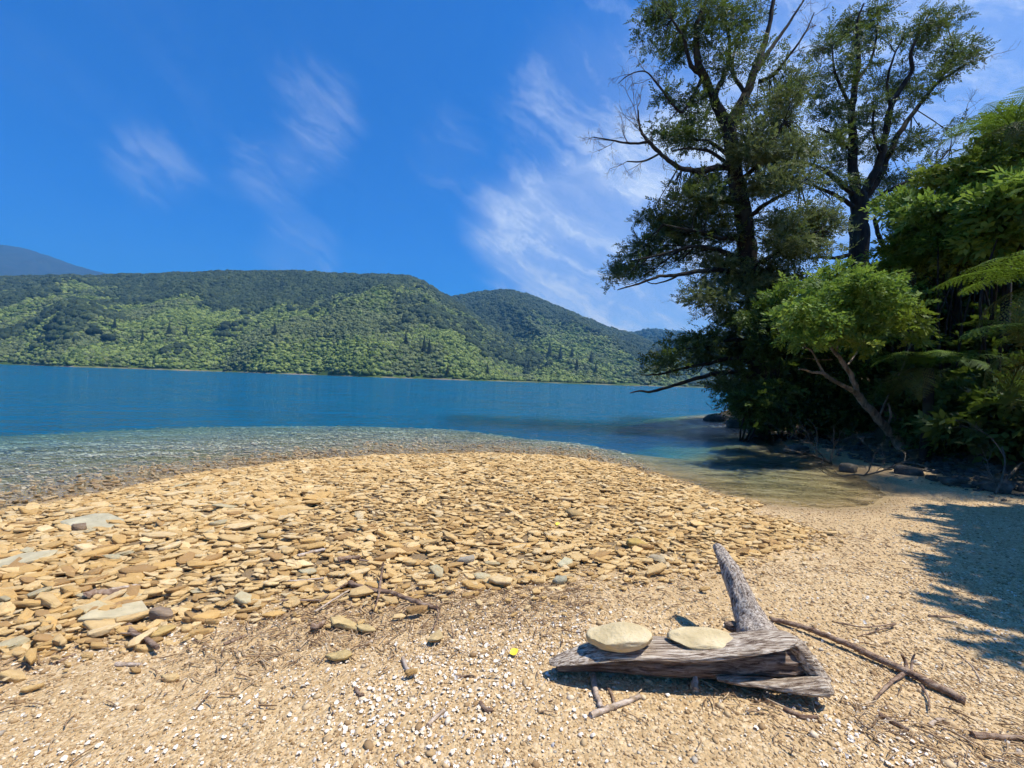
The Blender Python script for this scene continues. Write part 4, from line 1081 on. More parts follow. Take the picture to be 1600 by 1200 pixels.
# ------------------------------------------------------------------ slate shingle
def stone_variant(i):
    r = np.random.default_rng(200 + i); n = int(r.integers(5, 9))
    a = np.sort(np.linspace(0, 2 * np.pi, n, endpoint=False) + r.normal(0, .26, n))
    el = r.uniform(.42, .8)
    rad = 0.5 * (1 + r.normal(0, .12, n)); rad = np.clip(rad, .3, .65)
    ring = np.stack([rad * np.cos(a), rad * np.sin(a) * el], -1)
    h = 0.5
    lay = [(0.86, -h), (1.0, -h * .35), (1.0, h * .45), (0.88, h)]
    V = []
    for k, (s, z) in enumerate(lay):
        zz = z + (r.normal(0, .12, n) if k in (1, 2, 3) else 0)
        V.append(np.stack([ring[:, 0] * s + r.normal(0, .012, n), ring[:, 1] * s + r.normal(0, .012, n), zz * np.ones(n)], -1))
    V = np.concatenate(V + [np.array([[r.normal(0, .05), r.normal(0, .04), h * 1.05]])])
    Fs = []
    for k in range(3):
        for j in range(n):
            b0 = k * n + j; b1 = k * n + (j + 1) % n; Fs.append([b0, b1, b1 + n]); Fs.append([b0, b1 + n, b0 + n])
    for j in range(n): Fs.append([3 * n + j, 3 * n + (j + 1) % n, 4 * n])
    mb = MB(); mb.add(V, np.array(Fs)); return mb.mesh('slate_stone_%02d' % i, M['stone'])
STONES = [stone_variant(i) for i in range(14)]
v_stone = variant_coll('slate', STONES)
edge_px = [(-600, 1020), (0, 1010), (150, 1000), (330, 965), (470, 945), (620, 935), (760, 925), (900, 908), (1040, 895), (1150, 868), (1230, 842), (1262, 812), (1215, 790), (1150, 780)]
edge = [(G(u, v, .35).x, G(u, v, .35).y) for u, v in edge_px]
sh_edge = [s for s in shore if s[1] < 14 and s[0] < 5.0][1:]
SH_POLY = np.array([(x, y) for x, y in edge] + [(x, y) for x, y in sh_edge[::-1]])
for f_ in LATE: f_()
def shingle_points(n, r):
    x = r.uniform(-17, 7.5, n); y = r.uniform(2.0, 18, n)
    d = seg_dist(x, y, SH_POLY[list(range(len(edge)))]); ins = inside(x, y, SH_POLY)
    ds = seg_dist(x, y, np.array(shore)); land = inside(x, y, poly)
    fringe = 0.22 * (0.3 + fbm(x * .8, y * .8, 3, 21))
    p = np.where(ins, 1.0, np.where(land, np.exp(-(d / fringe) ** 1.3) * .8, np.exp(-(ds / 6.5) ** 2) * .30 * (x < 3.4)))
    ok = r.random(n) < p
    return x[ok], y[ok]
def make_shingle():
    r = np.random.default_rng(31)
    X, Y, S = [], [], []
    for n, lo, hi in ((16000, .085, .185), (68000, .06, .115), (60000, .035, .07)):
        x, y = shingle_points(n, r); s = lo + (hi - lo) * r.random(len(x)) ** 1.9
        X.append(x); Y.append(y); S.append(s)
    x = np.concatenate(X); y = np.concatenate(Y); s = np.concatenate(S)
    # bigger plates towards the left
    s = s * np.where(x < -2.5, 1.12, 0.92) * (0.8 + 0.4 * fbm(x * .5, y * .5, 2, 77))
    n = len(x)
    th = np.clip(s * r.uniform(.14, .32, n), .010, .04)
    z = terrain(x, y) + th * .35 + r.random(n) ** 1.6 * .035 * np.clip(seg_dist(x, y, np.array(shore)) + .35, .35, 1)
    yaw = r.normal(.12, .55, n)
    e = np.stack([r.normal(0, .17, n), r.normal(0, .14, n), yaw], -1)
    s = np.where(inside(x, y, SH_POLY), s, s * .7)
    sc3 = np.stack([s * r.uniform(.95, 1.7, n), s, th], -1)
    pts = np.stack([x, y, z], -1)
    # the 300 that show largest in the photo become things
    u = 800 + F * x / y; v = hor(u) + F * (EYE - z) / y
    seen = (u > -10) & (u < 1610) & (v < 1200) & (z > .02)
    key = np.where(seen, s * sc3[:, 0] / y ** 2 * (0.6 + 0.4 * (z - terrain(x, y)) / .05), 0)
    big = np.argsort(-key)[:300]
    rest = np.ones(n, dtype=bool); rest[big] = False
    scatter('shingle', pts[rest], e[rest], sc3[rest], v_stone, 'tan slate shingle heaped between the gravel and the water', len(STONES))
    pts[big, 2] += .012
    meshes = {}
    for i in big:
        cn = ('buff', 'ochre', 'brown', 'pale', 'grey green')[int(r.choice(5, p=[.36, .30, .14, .14, .06]))]
        k = int(r.integers(len(STONES)))
        if (cn, k) not in meshes:
            me = STONES[k].copy(); me.materials.clear(); me.materials.append(M['stone_' + cn]); meshes[cn, k] = me
        o = bpy.data.objects.new('slate_stone', meshes[cn, k]); COL.objects.link(o)
        o.location = pts[i]; o.rotation_euler = e[i]; o.scale = sc3[i]
        uu = u[i]
        side = 'at the left edge' if uu < 100 else 'in the far left part' if uu < 250 else 'left of the middle' if uu < 480 else 'in the middle' if uu < 700 else 'right of the middle' if uu < 900 else 'at the right end'
        row = 'beside the gravel' if v[i] > 940 else 'low down' if v[i] > 880 else 'halfway up' if v[i] > 815 else 'near the water'
        shp = 'long narrow' if sc3[i, 0] / sc3[i, 1] > 1.45 else 'broad' if sc3[i, 0] / sc3[i, 1] < 1.15 else 'oval'
        tag(o, '%s %s slate stone %s, %s of shingle' % (shp, cn, row, side), 'stone', '%s %s slate stones %s, %s' % (shp, cn, row, side))
make_shingle()

def cove_stones():
    r = np.random.default_rng(91); n = 26000
    x = r.uniform(3.0, 14, n); y = r.uniform(3.5, 24, n)
    d = seg_dist(x, y, toe); bi = inside(x, y, bank_poly)
    p = np.exp(-(d / np.where(bi, .7, 1.0)) ** 2) * .8
    ok = (r.random(n) < p) & ~inside(x, y, SH_POLY); x, y = x[ok], y[ok]; n = len(x)
    s = .05 + .22 * r.random(n) ** 2.5
    e = np.stack([r.normal(0, .2, n), r.normal(0, .2, n), r.uniform(0, 6.28, n)], -1)
    scatter('cove_stones', np.stack([x, y, terrain(x, y) + s * .06], -1), e, np.stack([s * r.uniform(.9, 1.4, n), s, s * r.uniform(.2, .45, n)], -1), v_cove, 'dark stones along the shaded shore of the cove', len(STONES))
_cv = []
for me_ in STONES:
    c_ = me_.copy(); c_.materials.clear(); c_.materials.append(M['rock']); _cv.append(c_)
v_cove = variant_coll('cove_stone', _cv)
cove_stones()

# stones that stand out by their colour
def special_stone(label, u, v, size, rot, col, thick=.35, seed=0, z=0.0):
    p = hit(u, v, 1.2, 30)
    m, t, out = new_mat('stone_' + str(seed)); n = t.noise(obj_co(t), 3, 5, .6)
    principled(t, out, t.mix(t.mapr(n, .35, .7), tuple(.7 * c for c in col) + (1,), (*col, 1)), .85, .25, bump(t, n, .4, .05))
    me = STONES[seed % len(STONES)].copy(); me.materials.clear(); me.materials.append(m)
    o = bpy.data.objects.new('stone', me); COL.objects.link(o)
    o.location = (p.x, p.y, p.z + size * thick * .45 + .02 + z); o.rotation_euler = (random.uniform(-.15, .15), random.uniform(-.15, .15), rot); o.scale = (size * 1.2, size, size * thick)
    tag(o, label, 'stone', 'odd coloured stones')
special_stone('grey green stone at the lower edge of the shingle', 874, 914, .105, .2, (.38, .35, .24), .4, 1)
special_stone('pale green stone just above the grey green one', 882, 888, .16, .8, (.56, .50, .31), .25, 2)
special_stone('dark brown block lying in the left shingle near the water', 122, 834, .20, -.1, (.26, .18, .11), .4, 3)
special_stone('long pale grey plate in the left shingle near the water', 150, 822, .50, .1, (.52, .46, .30), .12, 4)
special_stone('grey stone at the middle of the lower shingle edge', 728, 884, .13, .4, (.38, .33, .25), .4, 5)
special_stone('ochre square stone on the litter at the left', 246, 996, .15, .3, (.58, .40, .15), .22, 6)
special_stone('rough brown stone beside the ochre square one', 255, 974, .12, .1, (.33, .24, .16), .5, 7)
special_stone('ochre plate among the shells below the long twig', 541, 985, .19, -.2, (.60, .43, .19), .14, 8)
special_stone('smaller ochre plate touching the one among the shells', 572, 992, .14, -.3, (.60, .44, .20), .16, 9)
special_stone('flat ochre stone lying alone on the shells, lower middle', 530, 1040, .13, .1, (.58, .42, .18), .2, 10)
special_stone('upright oval ochre stone at the end of the twig', 680, 1003, .13, 1.4, (.58, .42, .20), .18, 11)
special_stone('brown stone on the crest of the shingle, right of middle', 898, 812, .20, .2, (.42, .29, .13), .4, 12)
special_stone('ochre stone at the right end of the shingle, above the branch', 992, 858, .19, .1, (.50, .34, .10), .35, 13)
special_stone('grey oval stone at the right end of the shingle near the gravel', 1028, 882, .17, -.9, (.46, .37, .23), .35, 14)
special_stone('pale plate at the far left shingle edge near the frame', 30, 885, .40, .2, (.56, .48, .30), .12, 15)
special_stone('long slim pale stone on the litter at the left', 172, 974, .34, .35, (.60, .50, .30), .10, 16)

# ------------------------------------------------------------------ gravel, shells and litter underfoot
def pebble_variants(name, mat, n, flat, seed):
    out = []
    for i in range(n):
        r = np.random.default_rng(seed + i); v, f = ico(1)
        v = v * (1 + .35 * (r.random(len(v)) - .5))[:, None] * np.array([.5 * r.uniform(.8, 1.3), .5 * r.uniform(.6, 1), .5 * flat * r.uniform(.7, 1.3)])
        mb = MB(); mb.add(v, f); out.append(mb.mesh(name, mat))
    return out
M['gravel'] = gravel_mat('gravel_chips', [(0, (.25, .16, .08)), (.25, (.42, .30, .165)), (.55, (.53, .40, .235)), (.82, (.63, .50, .32)), (.95, (.72, .65, .52)), (1, (.35, .32, .28))])
M['shell'] = gravel_mat('broken_shell', [(0, (.62, .55, .45)), (.4, (.78, .73, .65)), (1, (.88, .86, .82))])
M['straw'] = gravel_mat('dry_litter', [(0, (.12, .07, .04)), (.4, (.28, .185, .11)), (.8, (.42, .31, .19)), (1, (.52, .42, .30))])
v_gravel = variant_coll('gravel_chip', pebble_variants('gravel_chip', M['gravel'], 8, .5, 300))
def shell_variants():
    out = []
    for i in range(5):
        r = np.random.default_rng(400 + i); mb = MB(); k = 7
        a = np.linspace(-1.5, 1.5, k) + r.normal(0, .08, k)
        rim = np.stack([np.sin(a) * .5 * r.uniform(.7, 1), np.cos(a) * .6, np.zeros(k)], -1)
        mid = rim * .6 + np.array([0, -.02, .22]); hinge = np.array([[0, -.32, .06]])
        V = np.concatenate([rim, mid, hinge]); Fs = []
        for j in range(k - 1): Fs += [[j, j + 1, k + j + 1], [j, k + j + 1, k + j], [k + j, k + j + 1, 2 * k]]
        mb.add(V, np.array(Fs)); out.append(mb.mesh('shell', M['shell'], True))
    return out
v_shell = variant_coll('shell', shell_variants())
def straw_variants():
    out = []
    for i in range(5):
        mb = MB(); r = np.random.default_rng(500 + i)
        tube(mb, [(-.5, 0, 0), (-.1, r.normal(0, .05), .03), (.5, r.normal(0, .08), 0)], [.025, .03, .018], 4, 2); out.append(mb.mesh('straw', M['straw']))
    return out
v_straw = variant_coll('straw', straw_variants())
def litter_density(x, y):
    """the band of dry twigs left by the last high water, running just below the shingle edge"""
    d = seg_dist(x, y, np.array(edge)); below = ~inside(x, y, SH_POLY)
    b = np.exp(-((d - .25) / .38) ** 2) * below * np.where(x < .6, 1, .25)
    d2 = np.abs(y - (2.15 - .18 * (x - 1.5)))
    b2 = np.exp(-(d2 / .22) ** 2) * (x > .9) * .7
    return np.clip(b + b2, 0, 1)
def make_gravel():
    r = np.random.default_rng(61)
    def cand(n, y0, y1, k=1.35, m=1.0):
        y = r.uniform(y0, y1, n); x = r.uniform(-1, 1, n) * (k * y + m); return x, y
    P_, E_, S_ = [], [], []
    for n, y0, y1, lo, hi in ((52000, 1.1, 2.6, .008, .022), (48000, 2.4, 4.2, .010, .028), (34000, 4.0, 8.0, .014, .036), (2500, 1.2, 6.0, .03, .055)):
        x, y = cand(n, y0, y1)
        land = inside(x, y, poly) & (terrain(x, y) > .01) & (terrain(x, y) < 1.2)
        sh = inside(x, y, SH_POLY) & (seg_dist(x, y, np.array(edge)) > .5)
        dens = 0.35 + 0.65 * fbm(x * 1.6, y * 1.6, 3, 41)
        fine = np.exp(-((x - 1.5) ** 2 / 1.2 + (y - 3.6) ** 2 / .35))           # the smooth sandy patch behind the log
        ok = land & ~sh & (r.random(len(x)) < dens * (1 - .6 * fine))
        x, y = x[ok], y[ok]; s = lo + (hi - lo) * r.random(len(x)) ** 2
        P_.append(np.stack([x, y, terrain(x, y) + s * .12], -1)); E_.append(np.stack([r.normal(0, .25, len(x)), r.normal(0, .25, len(x)), r.uniform(0, 6.28, len(x))], -1)); S_.append(s)
    scatter('gravel', np.concatenate(P_), np.concatenate(E_), np.concatenate(S_), v_gravel, 'fine tan gravel covering the near beach', 8)
    # shells: patches, thickest in the foreground
    x, y = cand(90000, 1.1, 5.2)
    pt = fbm(x * 1.1 + 3, y * 1.4, 3, 51); near = np.clip((3.1 - y) / 1.0, 0, 1)
    band = np.exp(-((seg_dist(x, y, np.array(edge)) - .62) / .28) ** 2) * (~inside(x, y, SH_POLY)) * (x < .6) * .9
    pr = np.clip((pt - .44) * 3.2, 0, 1) * np.clip(near + band, 0, 1) * .55 + .03 * (y < 4)
    sh = inside(x, y, SH_POLY)
    ok = (r.random(len(x)) < pr) & ~sh & (terrain(x, y) < .8); x, y = x[ok], y[ok]
    s = .008 + .022 * r.random(len(x)) ** 2.6
    e = np.stack([r.normal(0, .4, len(x)) + np.pi * (r.random(len(x)) < .3), r.normal(0, .4, len(x)), r.uniform(0, 6.28, len(x))], -1)
    scatter('broken_shells', np.stack([x, y, terrain(x, y) + .006 + s * .12], -1), e, s, v_shell, 'broken white shells strewn over the near gravel', 5)
    # dry litter
    x, y = cand(90000, 1.1, 6.5)
    pr = litter_density(x, y) * .75 * np.clip(fbm(x * 1.5, y * 1.5, 2, 71) * 2 - .35, 0, 1.3) + .012
    ok = (r.random(len(x)) < pr) & (terrain(x, y) > .03) & (terrain(x, y) < .9); x, y = x[ok], y[ok]
    s = .03 + .09 * r.random(len(x)) ** 2
    e = np.stack([np.zeros(len(x)), r.normal(0, .12, len(x)), r.uniform(0, 6.28, len(x))], -1)
    sc3 = np.stack([s, np.clip(s * 1.3, .07, .13), np.clip(s * 1.3, .07, .13)], -1)
    scatter('dry_litter', np.stack([x, y, terrain(x, y) + .016], -1), e, sc3, v_straw, 'dry twig and straw litter on the gravel', 5)
make_gravel()

# ------------------------------------------------------------------ driftwood
def wood_mat(name, a, b, c_, axis_scale=(1, 1, 1), sc_=30):
    m, t, out = new_mat(name); co = obj_co(t)
    mp = t.node('ShaderNodeMapping'); t.link(co, mp.inputs[0]); mp.inputs['Scale'].default_value = axis_scale
    n = t.noise(mp.outputs[0], sc_, 8, .62, .5); n2 = t.noise(co, 7, 5, .65)
    col = t.ramp(n, [(.36, a), (.48, b), (.62, c_)])
    col = t.mix(t.mapr(n2, .5, .72, 0, .55), col, a)
    principled(t, out, col, .85, .2, bump(t, n, 1.0, .012)); return m
M['drift'] = wood_mat('driftwood', (.075, .045, .03), (.31, .235, .165), (.62, .53, .41), (.06, 1, 1), 80)
M['drift_dark'] = wood_mat('driftwood_heart_shaded', (.05, .030, .020), (.17, .11, .075), (.33, .25, .18), (.06, 1, 1), 80)  # browner inner wood, darkened further for the shade under the lip
M['drift_up'] = wood_mat('driftwood_upright', (.075, .052, .04), (.33, .265, .205), (.62, .54, .44), (1, 1, .07), 85)
M['stick'] = wood_mat('stick_wood', (.10, .055, .035), (.22, .14, .09), (.36, .26, .18), (.3, 1, 1), 30)
M['stick_pale'] = wood_mat('stick_pale', (.24, .17, .11), (.42, .32, .23), (.58, .48, .38), (.3, 1, 1), 30)

def grooved(mb, pts, radii, sect, nper=10, groove=.12, seed=0, ends=(.6, .6)):
    """a weathered log: section sect(a) -> (side, up) factors, rings follow pts, long ridges and splits along the grain"""
    C, R = smooth_path(pts, radii, nper); n = len(C); k = 40
    rr = np.random.default_rng(seed)
    a = np.linspace(0, 2 * np.pi, k, endpoint=False)
    T = np.gradient(C, axis=0); T /= np.linalg.norm(T, axis=1, keepdims=True)
    up0 = np.array([0, 0, 1.0]) if abs(T[0, 2]) < .6 else np.array([0, -1.0, 0])
    S = np.cross(T, up0); S /= np.linalg.norm(S, axis=1, keepdims=True); Uv = np.cross(S, T)
    prof = sect(a)
    tt = np.linspace(0, 1, n)
    A, TT = np.meshgrid(a, tt)
    g = 0
    for f in (7, 13, 21):
        g = g + np.abs(np.sin(A * f / 2 + 2.2 * fbm(TT * 5 + f, np.cos(A) * 1.5 + f, 2, seed + f) * 2)) / (f ** .35)
    g = (g - g.mean()); big = fbm(TT * 6 + 3, np.cos(A) * 1.2 + np.sin(A) * 2 + 5, 3, seed + 2) - .5
    fac = 1 + groove * g * .55 + .35 * big
    X = prof[0][None] * fac; Z = prof[1][None] * fac
    V = C[:, None] + R[:, None, None] * (X[..., None] * S[:, None] + Z[..., None] * Uv[:, None])
    idx = np.arange(n * k).reshape(n, k); Aq = idx[:-1]; Bq = idx[1:]
    Fq = np.stack([Aq, np.roll(Aq, -1, 1), np.roll(Bq, -1, 1), Bq], -1).reshape(-1, 4)
    mb.add(V.reshape(-1, 3), Fq)
    for e, q in ((0, ends[0]), (n - 1, ends[1])):
        ring = V[e]; c = ring.mean(0); inn = c + (ring - c) * .55 + T[e] * (R[e] * q * (-1 if e == 0 else 1)) * rr.uniform(.2, .7, k)[:, None]
        cc = inn.mean(0)
        f1 = np.stack([np.arange(k), (np.arange(k) + 1) % k, k + (np.arange(k) + 1) % k, k + np.arange(k)], -1)
        f2 = np.stack([k + np.arange(k), k + (np.arange(k) + 1) % k, np.full(k, 2 * k)], -1)
        if e == 0: f1 = f1[:, ::-1]; f2 = f2[:, ::-1]
        mb.add(np.vstack([ring, inn, cc]), f1); mb.add(np.vstack([ring, inn, cc]), f2)

def driftwood():
    base = P(1080, 1062, 2.35); base.z = gz(base.x, base.y)
    root = empty('driftwood_log', base)
    tag(root, 'weathered grey driftwood log with an upright branch stump, lying on the gravel', 'driftwood')
    def loc(p): return Vector(p) - base
    def part(name, mb, mat):
        o = bpy.data.objects.new(name, mb.mesh(name, M[mat], True)); COL.objects.link(o); o.parent = root; return o
    circ = lambda a: (np.cos(a), np.sin(a))
    def gpart(name, pts, sect, nper, groove, seed, mat, ends=(.5, .5)):
        mb = MB(); grooved(mb, [loc(p[0]) for p in pts], [p[1] for p in pts], sect, nper, groove, seed, ends); return part(name, mb, mat)
    def F_(u, v, d, back, dz=0.0): return P(u, v, d) + Vector((0, back, dz))
    # weathered upper lip that overhangs the front of the log
    gpart('upper_lip', [(F_(862, 1037, 2.33, .01), .030), (F_(885, 1036, 2.30, .04), .055), (F_(947, 1032, 2.25, .085), .095), (F_(1018, 1030, 2.24, .09), .100), (F_(1084, 1031, 2.23, .09), .100),
        (F_(1149, 1026, 2.22, .09), .098), (F_(1202, 1018, 2.22, .085), .090), (F_(1236, 1010, 2.23, .07), .070), (F_(1250, 1006, 2.24, .06), .045)], lambda a: (np.cos(a), np.sin(a) * .25), 9, .24, 3, 'drift', (.8, .3))
    # inner wood below, set back; the lip's shade is put into its darker brown
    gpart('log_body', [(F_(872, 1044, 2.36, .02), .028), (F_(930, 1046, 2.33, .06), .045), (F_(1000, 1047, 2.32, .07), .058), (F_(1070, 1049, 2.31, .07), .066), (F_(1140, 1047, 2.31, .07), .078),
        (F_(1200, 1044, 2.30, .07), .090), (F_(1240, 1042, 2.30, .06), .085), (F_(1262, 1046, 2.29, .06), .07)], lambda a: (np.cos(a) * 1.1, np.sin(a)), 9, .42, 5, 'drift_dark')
    # pale splinter and root running along the foot, ending in a lobe
    gpart('root', [(F_(1120, 1060, 2.28, 0), .012), (F_(1150, 1063, 2.26, 0), .022), (F_(1190, 1067, 2.24, 0), .026), (F_(1222, 1071, 2.22, 0), .028), (F_(1260, 1073, 2.21, 0), .048), (F_(1284, 1072, 2.21, 0), .052), (F_(1298, 1076, 2.20, 0), .030)],
        lambda a: (np.cos(a) * 1.3, np.sin(a) * .72), 8, .26, 7, 'drift')
    # flared end from the knob down to the lobe
    gpart('root', [(F_(1228, 1004, 2.36, 0), .036), (F_(1243, 1008, 2.32, 0), .040), (F_(1256, 1026, 2.30, 0), .046), (F_(1270, 1046, 2.28, 0), .050), (F_(1284, 1066, 2.26, 0), .048)], circ, 8, .34, 9, 'drift')
    # upright branch
    gpart('branch_stump', [(F_(1200, 1022, 2.42, 0), .120), (F_(1188, 1001, 2.53, 0), .132), (F_(1176, 974, 2.63, 0), .095), (F_(1162, 942, 2.72, 0), .072), (F_(1149, 912, 2.80, 0), .061), (F_(1137, 884, 2.87, 0), .052), (F_(1126, 863, 2.96, 0), .041), (F_(1118, 852, 3.0, 0), .024)],
        circ, 8, .36, 11, 'drift_up', (.2, .8))
    gpart('root', [(F_(1160, 1012, 2.50, 0), .05), (F_(1190, 1010, 2.42, 0), .06), (F_(1222, 1006, 2.36, 0), .045)], circ, 7, .34, 13, 'drift')
    # broken side knots
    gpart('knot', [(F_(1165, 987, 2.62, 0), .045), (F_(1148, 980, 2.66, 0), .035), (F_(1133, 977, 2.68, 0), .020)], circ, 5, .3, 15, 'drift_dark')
    gpart('knot', [(F_(1178, 1006, 2.44, 0), .030), (F_(1190, 1001, 2.41, 0), .026), (F_(1203, 998, 2.38, 0), .012)], circ, 5, .3, 17, 'stick')
driftwood()

def boulder_mat():
    m, t, out = new_mat('pale_sandstone'); co = obj_co(t)
    n = t.noise(co, 6, 5, .6); n2 = t.noise(co, 45, 3, .6)
    mp = t.node('ShaderNodeMapping'); t.link(co, mp.inputs[0]); mp.inputs['Scale'].default_value = (1, 1, 9)
    n3 = t.noise(mp.outputs[0], 5, 4, .6)
    c = t.ramp(n, [(.3, (.44, .34, .175)), (.55, (.58, .465, .265)), (.75, (.66, .56, .36))])
    c = t.mix(t.mapr(n3, .56, .66, 0, .5), c, rgb(.27, .18, .085))
    h = t.math('ADD', t.math('MULTIPLY', n2, .25), t.math('ADD', n, t.math('MULTIPLY', n3, .6)))
    principled(t, out, c, .88, .2, bump(t, h, .6, .03)); return m
M['boulder'] = boulder_mat()
def log_stone(label, u, v, d, r, rot, seed, flat=.62, taper=0.0):
    rr = np.random.default_rng(seed); mb = MB()
    V, Fc = ico(5)
    V = np.sign(V) * np.abs(V) ** flat
    for k in range(16):                                   # broken faces: cut by planes
        n = rr.normal(0, 1, 3) * np.array([1, 1, .8]); n /= np.linalg.norm(n); off = rr.uniform(.84, 1.05)
        V = V - np.maximum(V @ n - off, 0)[:, None] * n
    V[:, 2] *= 1 - taper * V[:, 0]; V[:, 1] *= 1 - .25 * taper * V[:, 0]
    V = V + .018 * np.stack([np.sin(V[:, (a + 1) % 3] * 9 + a) * np.sin(V[:, (a + 2) % 3] * 7 + seed) for a in range(3)], -1) + rr.normal(0, .006, V.shape)
    mb.add(V * np.array(r), Fc)
    o = bpy.data.objects.new('stone', mb.mesh('stone', M['boulder'], True)); COL.objects.link(o)
    o.location = P(u, v, d); o.rotation_euler = rot
    tag(o, label, 'stone', 'stones laid on the driftwood log')
log_stone('thick pale wedge of stone resting on the left half of the driftwood log', 967, 995, 2.32, (.175, .092, .047), (.08, -.10, .05), 801, .6, -.18)
log_stone('long thin pale slab lying on the log beside the upright branch', 1106, 999, 2.35, (.215, .085, .030), (.06, -.015, -.02), 805, .6, .15)

# ------------------------------------------------------------------ sticks, one by one
def stick(label, pts, r, mat='stick', name='stick', twigs=(), lift=0.0, sides=7):
    """pts: photo pixels of the stick lying on the gravel (u, v[, height])"""
    W = []
    if pts[0][1] < 1000 and pts[0][0] < 800: lift = lift + .03; r = r * 1.25
    for p in pts:
        g = hit(p[0], p[1], 1.0, 30); W.append(Vector((g.x, g.y, g.z + (p[2] if len(p) > 2 else 0) + r * .8 + lift)))
    o0 = W[0]; mb = MB(); n = len(W)
    tube(mb, [w - o0 for w in W], list(np.linspace(r, r * .75, n)), sides, 6, rough=.25, wob=.12)
    o = bpy.data.objects.new(name, mb.mesh(name, M[mat], True)); COL.objects.link(o); o.location = o0
    tag(o, label, 'stick', 'sticks on the beach')
    for (q, rr) in twigs:
        Wt = []
        for p in q:
            g = hit(p[0], p[1], 1.0, 30); Wt.append(Vector((g.x, g.y, g.z + r + lift + (p[2] if len(p) > 2 else 0))) - o0)
        m2 = MB(); tube(m2, Wt, list(np.linspace(rr, rr * .5, len(Wt))), 6, 5, rough=.2, wob=.1)
        c = bpy.data.objects.new('twig', m2.mesh('twig', M[mat], True)); COL.objects.link(c); c.parent = o
    return o
stick('long brown driftwood pole running right from behind the log', [(1508, 1108), (1420, 1065, .015), (1330, 1020, .02), (1260, 994, .02), (1205, 972, .0)], .022, 'stick', 'driftwood_pole',
      twigs=[([(1418, 1064), (1414, 1058, .04), (1408, 1058, .09)], .013), ([(1424, 1066), (1424, 1060, .05), (1428, 1058, .10)], .009), ([(1410, 1066), (1390, 1078), (1366, 1102)], .012), ([(1440, 1078), (1450, 1100), (1452, 1118)], .008)])
stick('thin twig crossing behind the driftwood pole', [(1300, 975), (1350, 988, .02), (1400, 985, .03), (1340, 998)], .005)
stick('short thick stick in front of the log at the left', [(926, 1066), (932, 1090), (940, 1120)], .017, 'stick_pale')
stick('dark thin stick beside the short thick one', [(950, 1082), (956, 1098), (962, 1112)], .010)
stick('pale flat splinter below the log crossing the two sticks', [(922, 1130), (950, 1122), (978, 1105), (1000, 1092)], .014, 'stick_pale')
stick('short stub standing against the front of the log', [(1087, 1090), (1086, 1076, .02), (1088, 1070, .05)], .018, 'stick_pale')
stick('long twig with a bend at the lower edge of the shingle', [(545, 924), (575, 934), (610, 940), (650, 952), (684, 964)], .016, 'stick',
      twigs=[([(592, 938), (595, 922, .05), (598, 918, .14)], .013), ([(592, 938), (590, 952), (584, 966)], .010), ([(682, 962), (684, 975), (676, 1000)], .006), ([(545, 924), (520, 938), (498, 952)], .008)])
stick('pale thin twig below the bent long twig at the left', [(545, 930), (520, 948), (492, 964)], .007, 'stick_pale')
stick('dark brown stick lying on the stones above the bent twig', [(528, 886), (548, 884), (562, 881)], .020)
stick('thin dark twig leading right from the dark brown stick', [(560, 882), (585, 886), (602, 892)], .007)
stick('thin long twig at the left of the bent twig', [(430, 918), (470, 916), (510, 913)], .007, 'stick_pale')
stick('thin twig lying below the left long twig', [(440, 948), (475, 948), (502, 950)], .006)
stick('pale straight stick on the stones left of the dark brown one', [(465, 877), (488, 872), (508, 868)], .013, 'stick_pale')
stick('forked brown stick on the litter at the left', [(200, 992), (210, 1002), (228, 1014), (246, 1028)], .014, 'stick', twigs=[([(212, 1003), (200, 1008), (188, 1004)], .007)])
stick('dark stick lying on the left litter below the shingle', [(84, 1042), (100, 1036), (118, 1030)], .009)
stick('grey rounded stick on the left shingle near the gravel', [(135, 948), (160, 943), (188, 940)], .026, 'stick')
stick('pale flat driftwood sliver above the grey rounded stick', [(150, 940), (190, 932), (228, 925)], .014, 'stick_pale')
stick('grey green sliver at the left lower edge', [(180, 1046), (200, 1043), (220, 1041)], .012, 'stick_pale')
stick('brown stick at the left third among the shells', [(350, 1016), (368, 1008), (384, 1000)], .010)
stick('dark short stick above the ochre plates', [(486, 993), (496, 990), (506, 988)], .014)
stick('short brown stick lying on the shells, lower middle', [(629, 1040), (636, 1050), (646, 1060)], .013, 'stick_pale')
stick('dark twig below the short brown stick', [(556, 1082), (562, 1090), (568, 1098)], .011)
stick('thin dark twig right of the short brown stick', [(714, 1066), (728, 1064), (742, 1062)], .007)
stick('pale broken stick at the bottom middle', [(668, 1142), (680, 1132), (694, 1122)], .011, 'stick_pale')
stick('brown bark flake stick at the bottom middle right', [(750, 1110), (760, 1114), (770, 1117)], .011)
stick('thin straight twig right of the ochre plates', [(560, 1020), (580, 1008), (600, 996)], .005, 'stick_pale')
stick('slim upright twig leaning in the litter near the yellow leaf', [(700, 1022), (708, 1008), (704, 992, .05)], .005)
stick('dark twig on the sandy patch left of the log', [(812, 992), (814, 980), (808, 970)], .006)
stick('curled twig on the sandy patch above the yellow leaf', [(808, 955), (800, 948), (795, 942)], .006)
stick('bark brown stick at the bottom right edge', [(1520, 1155), (1555, 1160), (1600, 1168)], .014)
stick('dark flat stick below the driftwood pole', [(1372, 1128), (1395, 1138), (1420, 1150)], .012)
stick('dark stick right of the flared log end', [(1225, 1118), (1250, 1124), (1278, 1132)], .012)
stick('pale bone like stick below the end of the pole', [(1452, 1140), (1468, 1132), (1482, 1138)], .010, 'stick_pale')
stick('thin twig curving over the gravel right of the pole', [(1495, 1025), (1520, 1046), (1532, 1075)], .005, 'stick_pale')
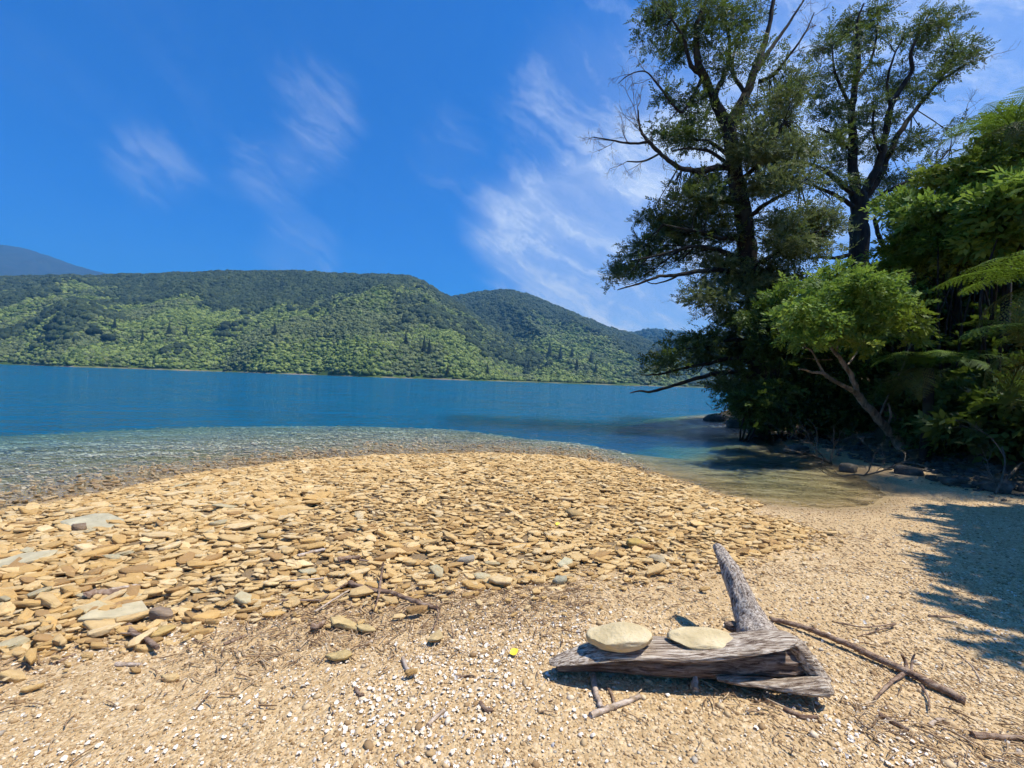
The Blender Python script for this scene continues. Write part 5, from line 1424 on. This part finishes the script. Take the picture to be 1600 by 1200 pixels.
stick('thin reddish stick at the edge of the foreground shade', [(1450, 968), (1480, 967), (1510, 965)], .008)

def leaf_thing(label, u, v, size, rot):
    p = hit(u, v, 1.2, 30); mb = MB(); k = 9; t = np.linspace(0, 1, k)
    w = .34 * np.sin(np.pi * t ** .8) + .01
    V = []
    for s in (-1, 0, 1):
        V.append(np.stack([t - .5, s * w, .16 * np.abs(s) * w + .12 * (t - .5) ** 2], -1))
    V = np.concatenate(V); Fs = []
    for j in range(k - 1):
        for b in (0, k): Fs.append([b + j, b + j + 1, b + k + j + 1, b + k + j])
    mb.add(V, np.array(Fs), .5)
    m, tt, out = new_mat('yellow_leaf'); n = tt.noise(obj_co(tt), 3, 3)
    principled(tt, out, tt.mix(n, rgb(.72, .46, .01), rgb(.85, .66, .02)), .5, .3)
    o = bpy.data.objects.new('fallen_leaf', mb.mesh('fallen_leaf', m, True)); COL.objects.link(o)
    o.location = (p.x, p.y, p.z + .03); o.scale = (size,) * 3; o.rotation_euler = rot
    tag(o, label, 'leaf', 'yellow fallen leaves')
leaf_thing('bright yellow fallen leaf on the gravel left of the log', 803, 1030, .058, (.5, -.2, .5))
leaf_thing('small yellow leaf far up on the shingle', 872, 824, .075, (.6, .1, .2))

# ------------------------------------------------------------------ air
def make_haze():
    m, t, out = new_mat('haze_air')
    pv = t.node('ShaderNodeVolumePrincipled')
    pv.inputs['Color'].default_value = (.16, .52, 1.0, 1); pv.inputs['Density'].default_value = 1.8e-4; pv.inputs['Anisotropy'].default_value = .2
    t.link(pv.outputs[0], out.inputs['Volume'])
    mb = MB(); a = 4600; z0, z1 = -15.5, 1250
    v = [(-a, -a, z0), (a, -a, z0), (a, a, z0), (-a, a, z0), (-a, -a, z1), (a, -a, z1), (a, a, z1), (-a, a, z1)]
    f = [(0, 3, 2, 1), (4, 5, 6, 7), (0, 1, 5, 4), (1, 2, 6, 5), (2, 3, 7, 6), (3, 0, 4, 7)]
    mb.add(v, f); o = mb.build('haze', m); tag(o, 'thin blue haze over the water and hills', kind='stuff')
make_haze()
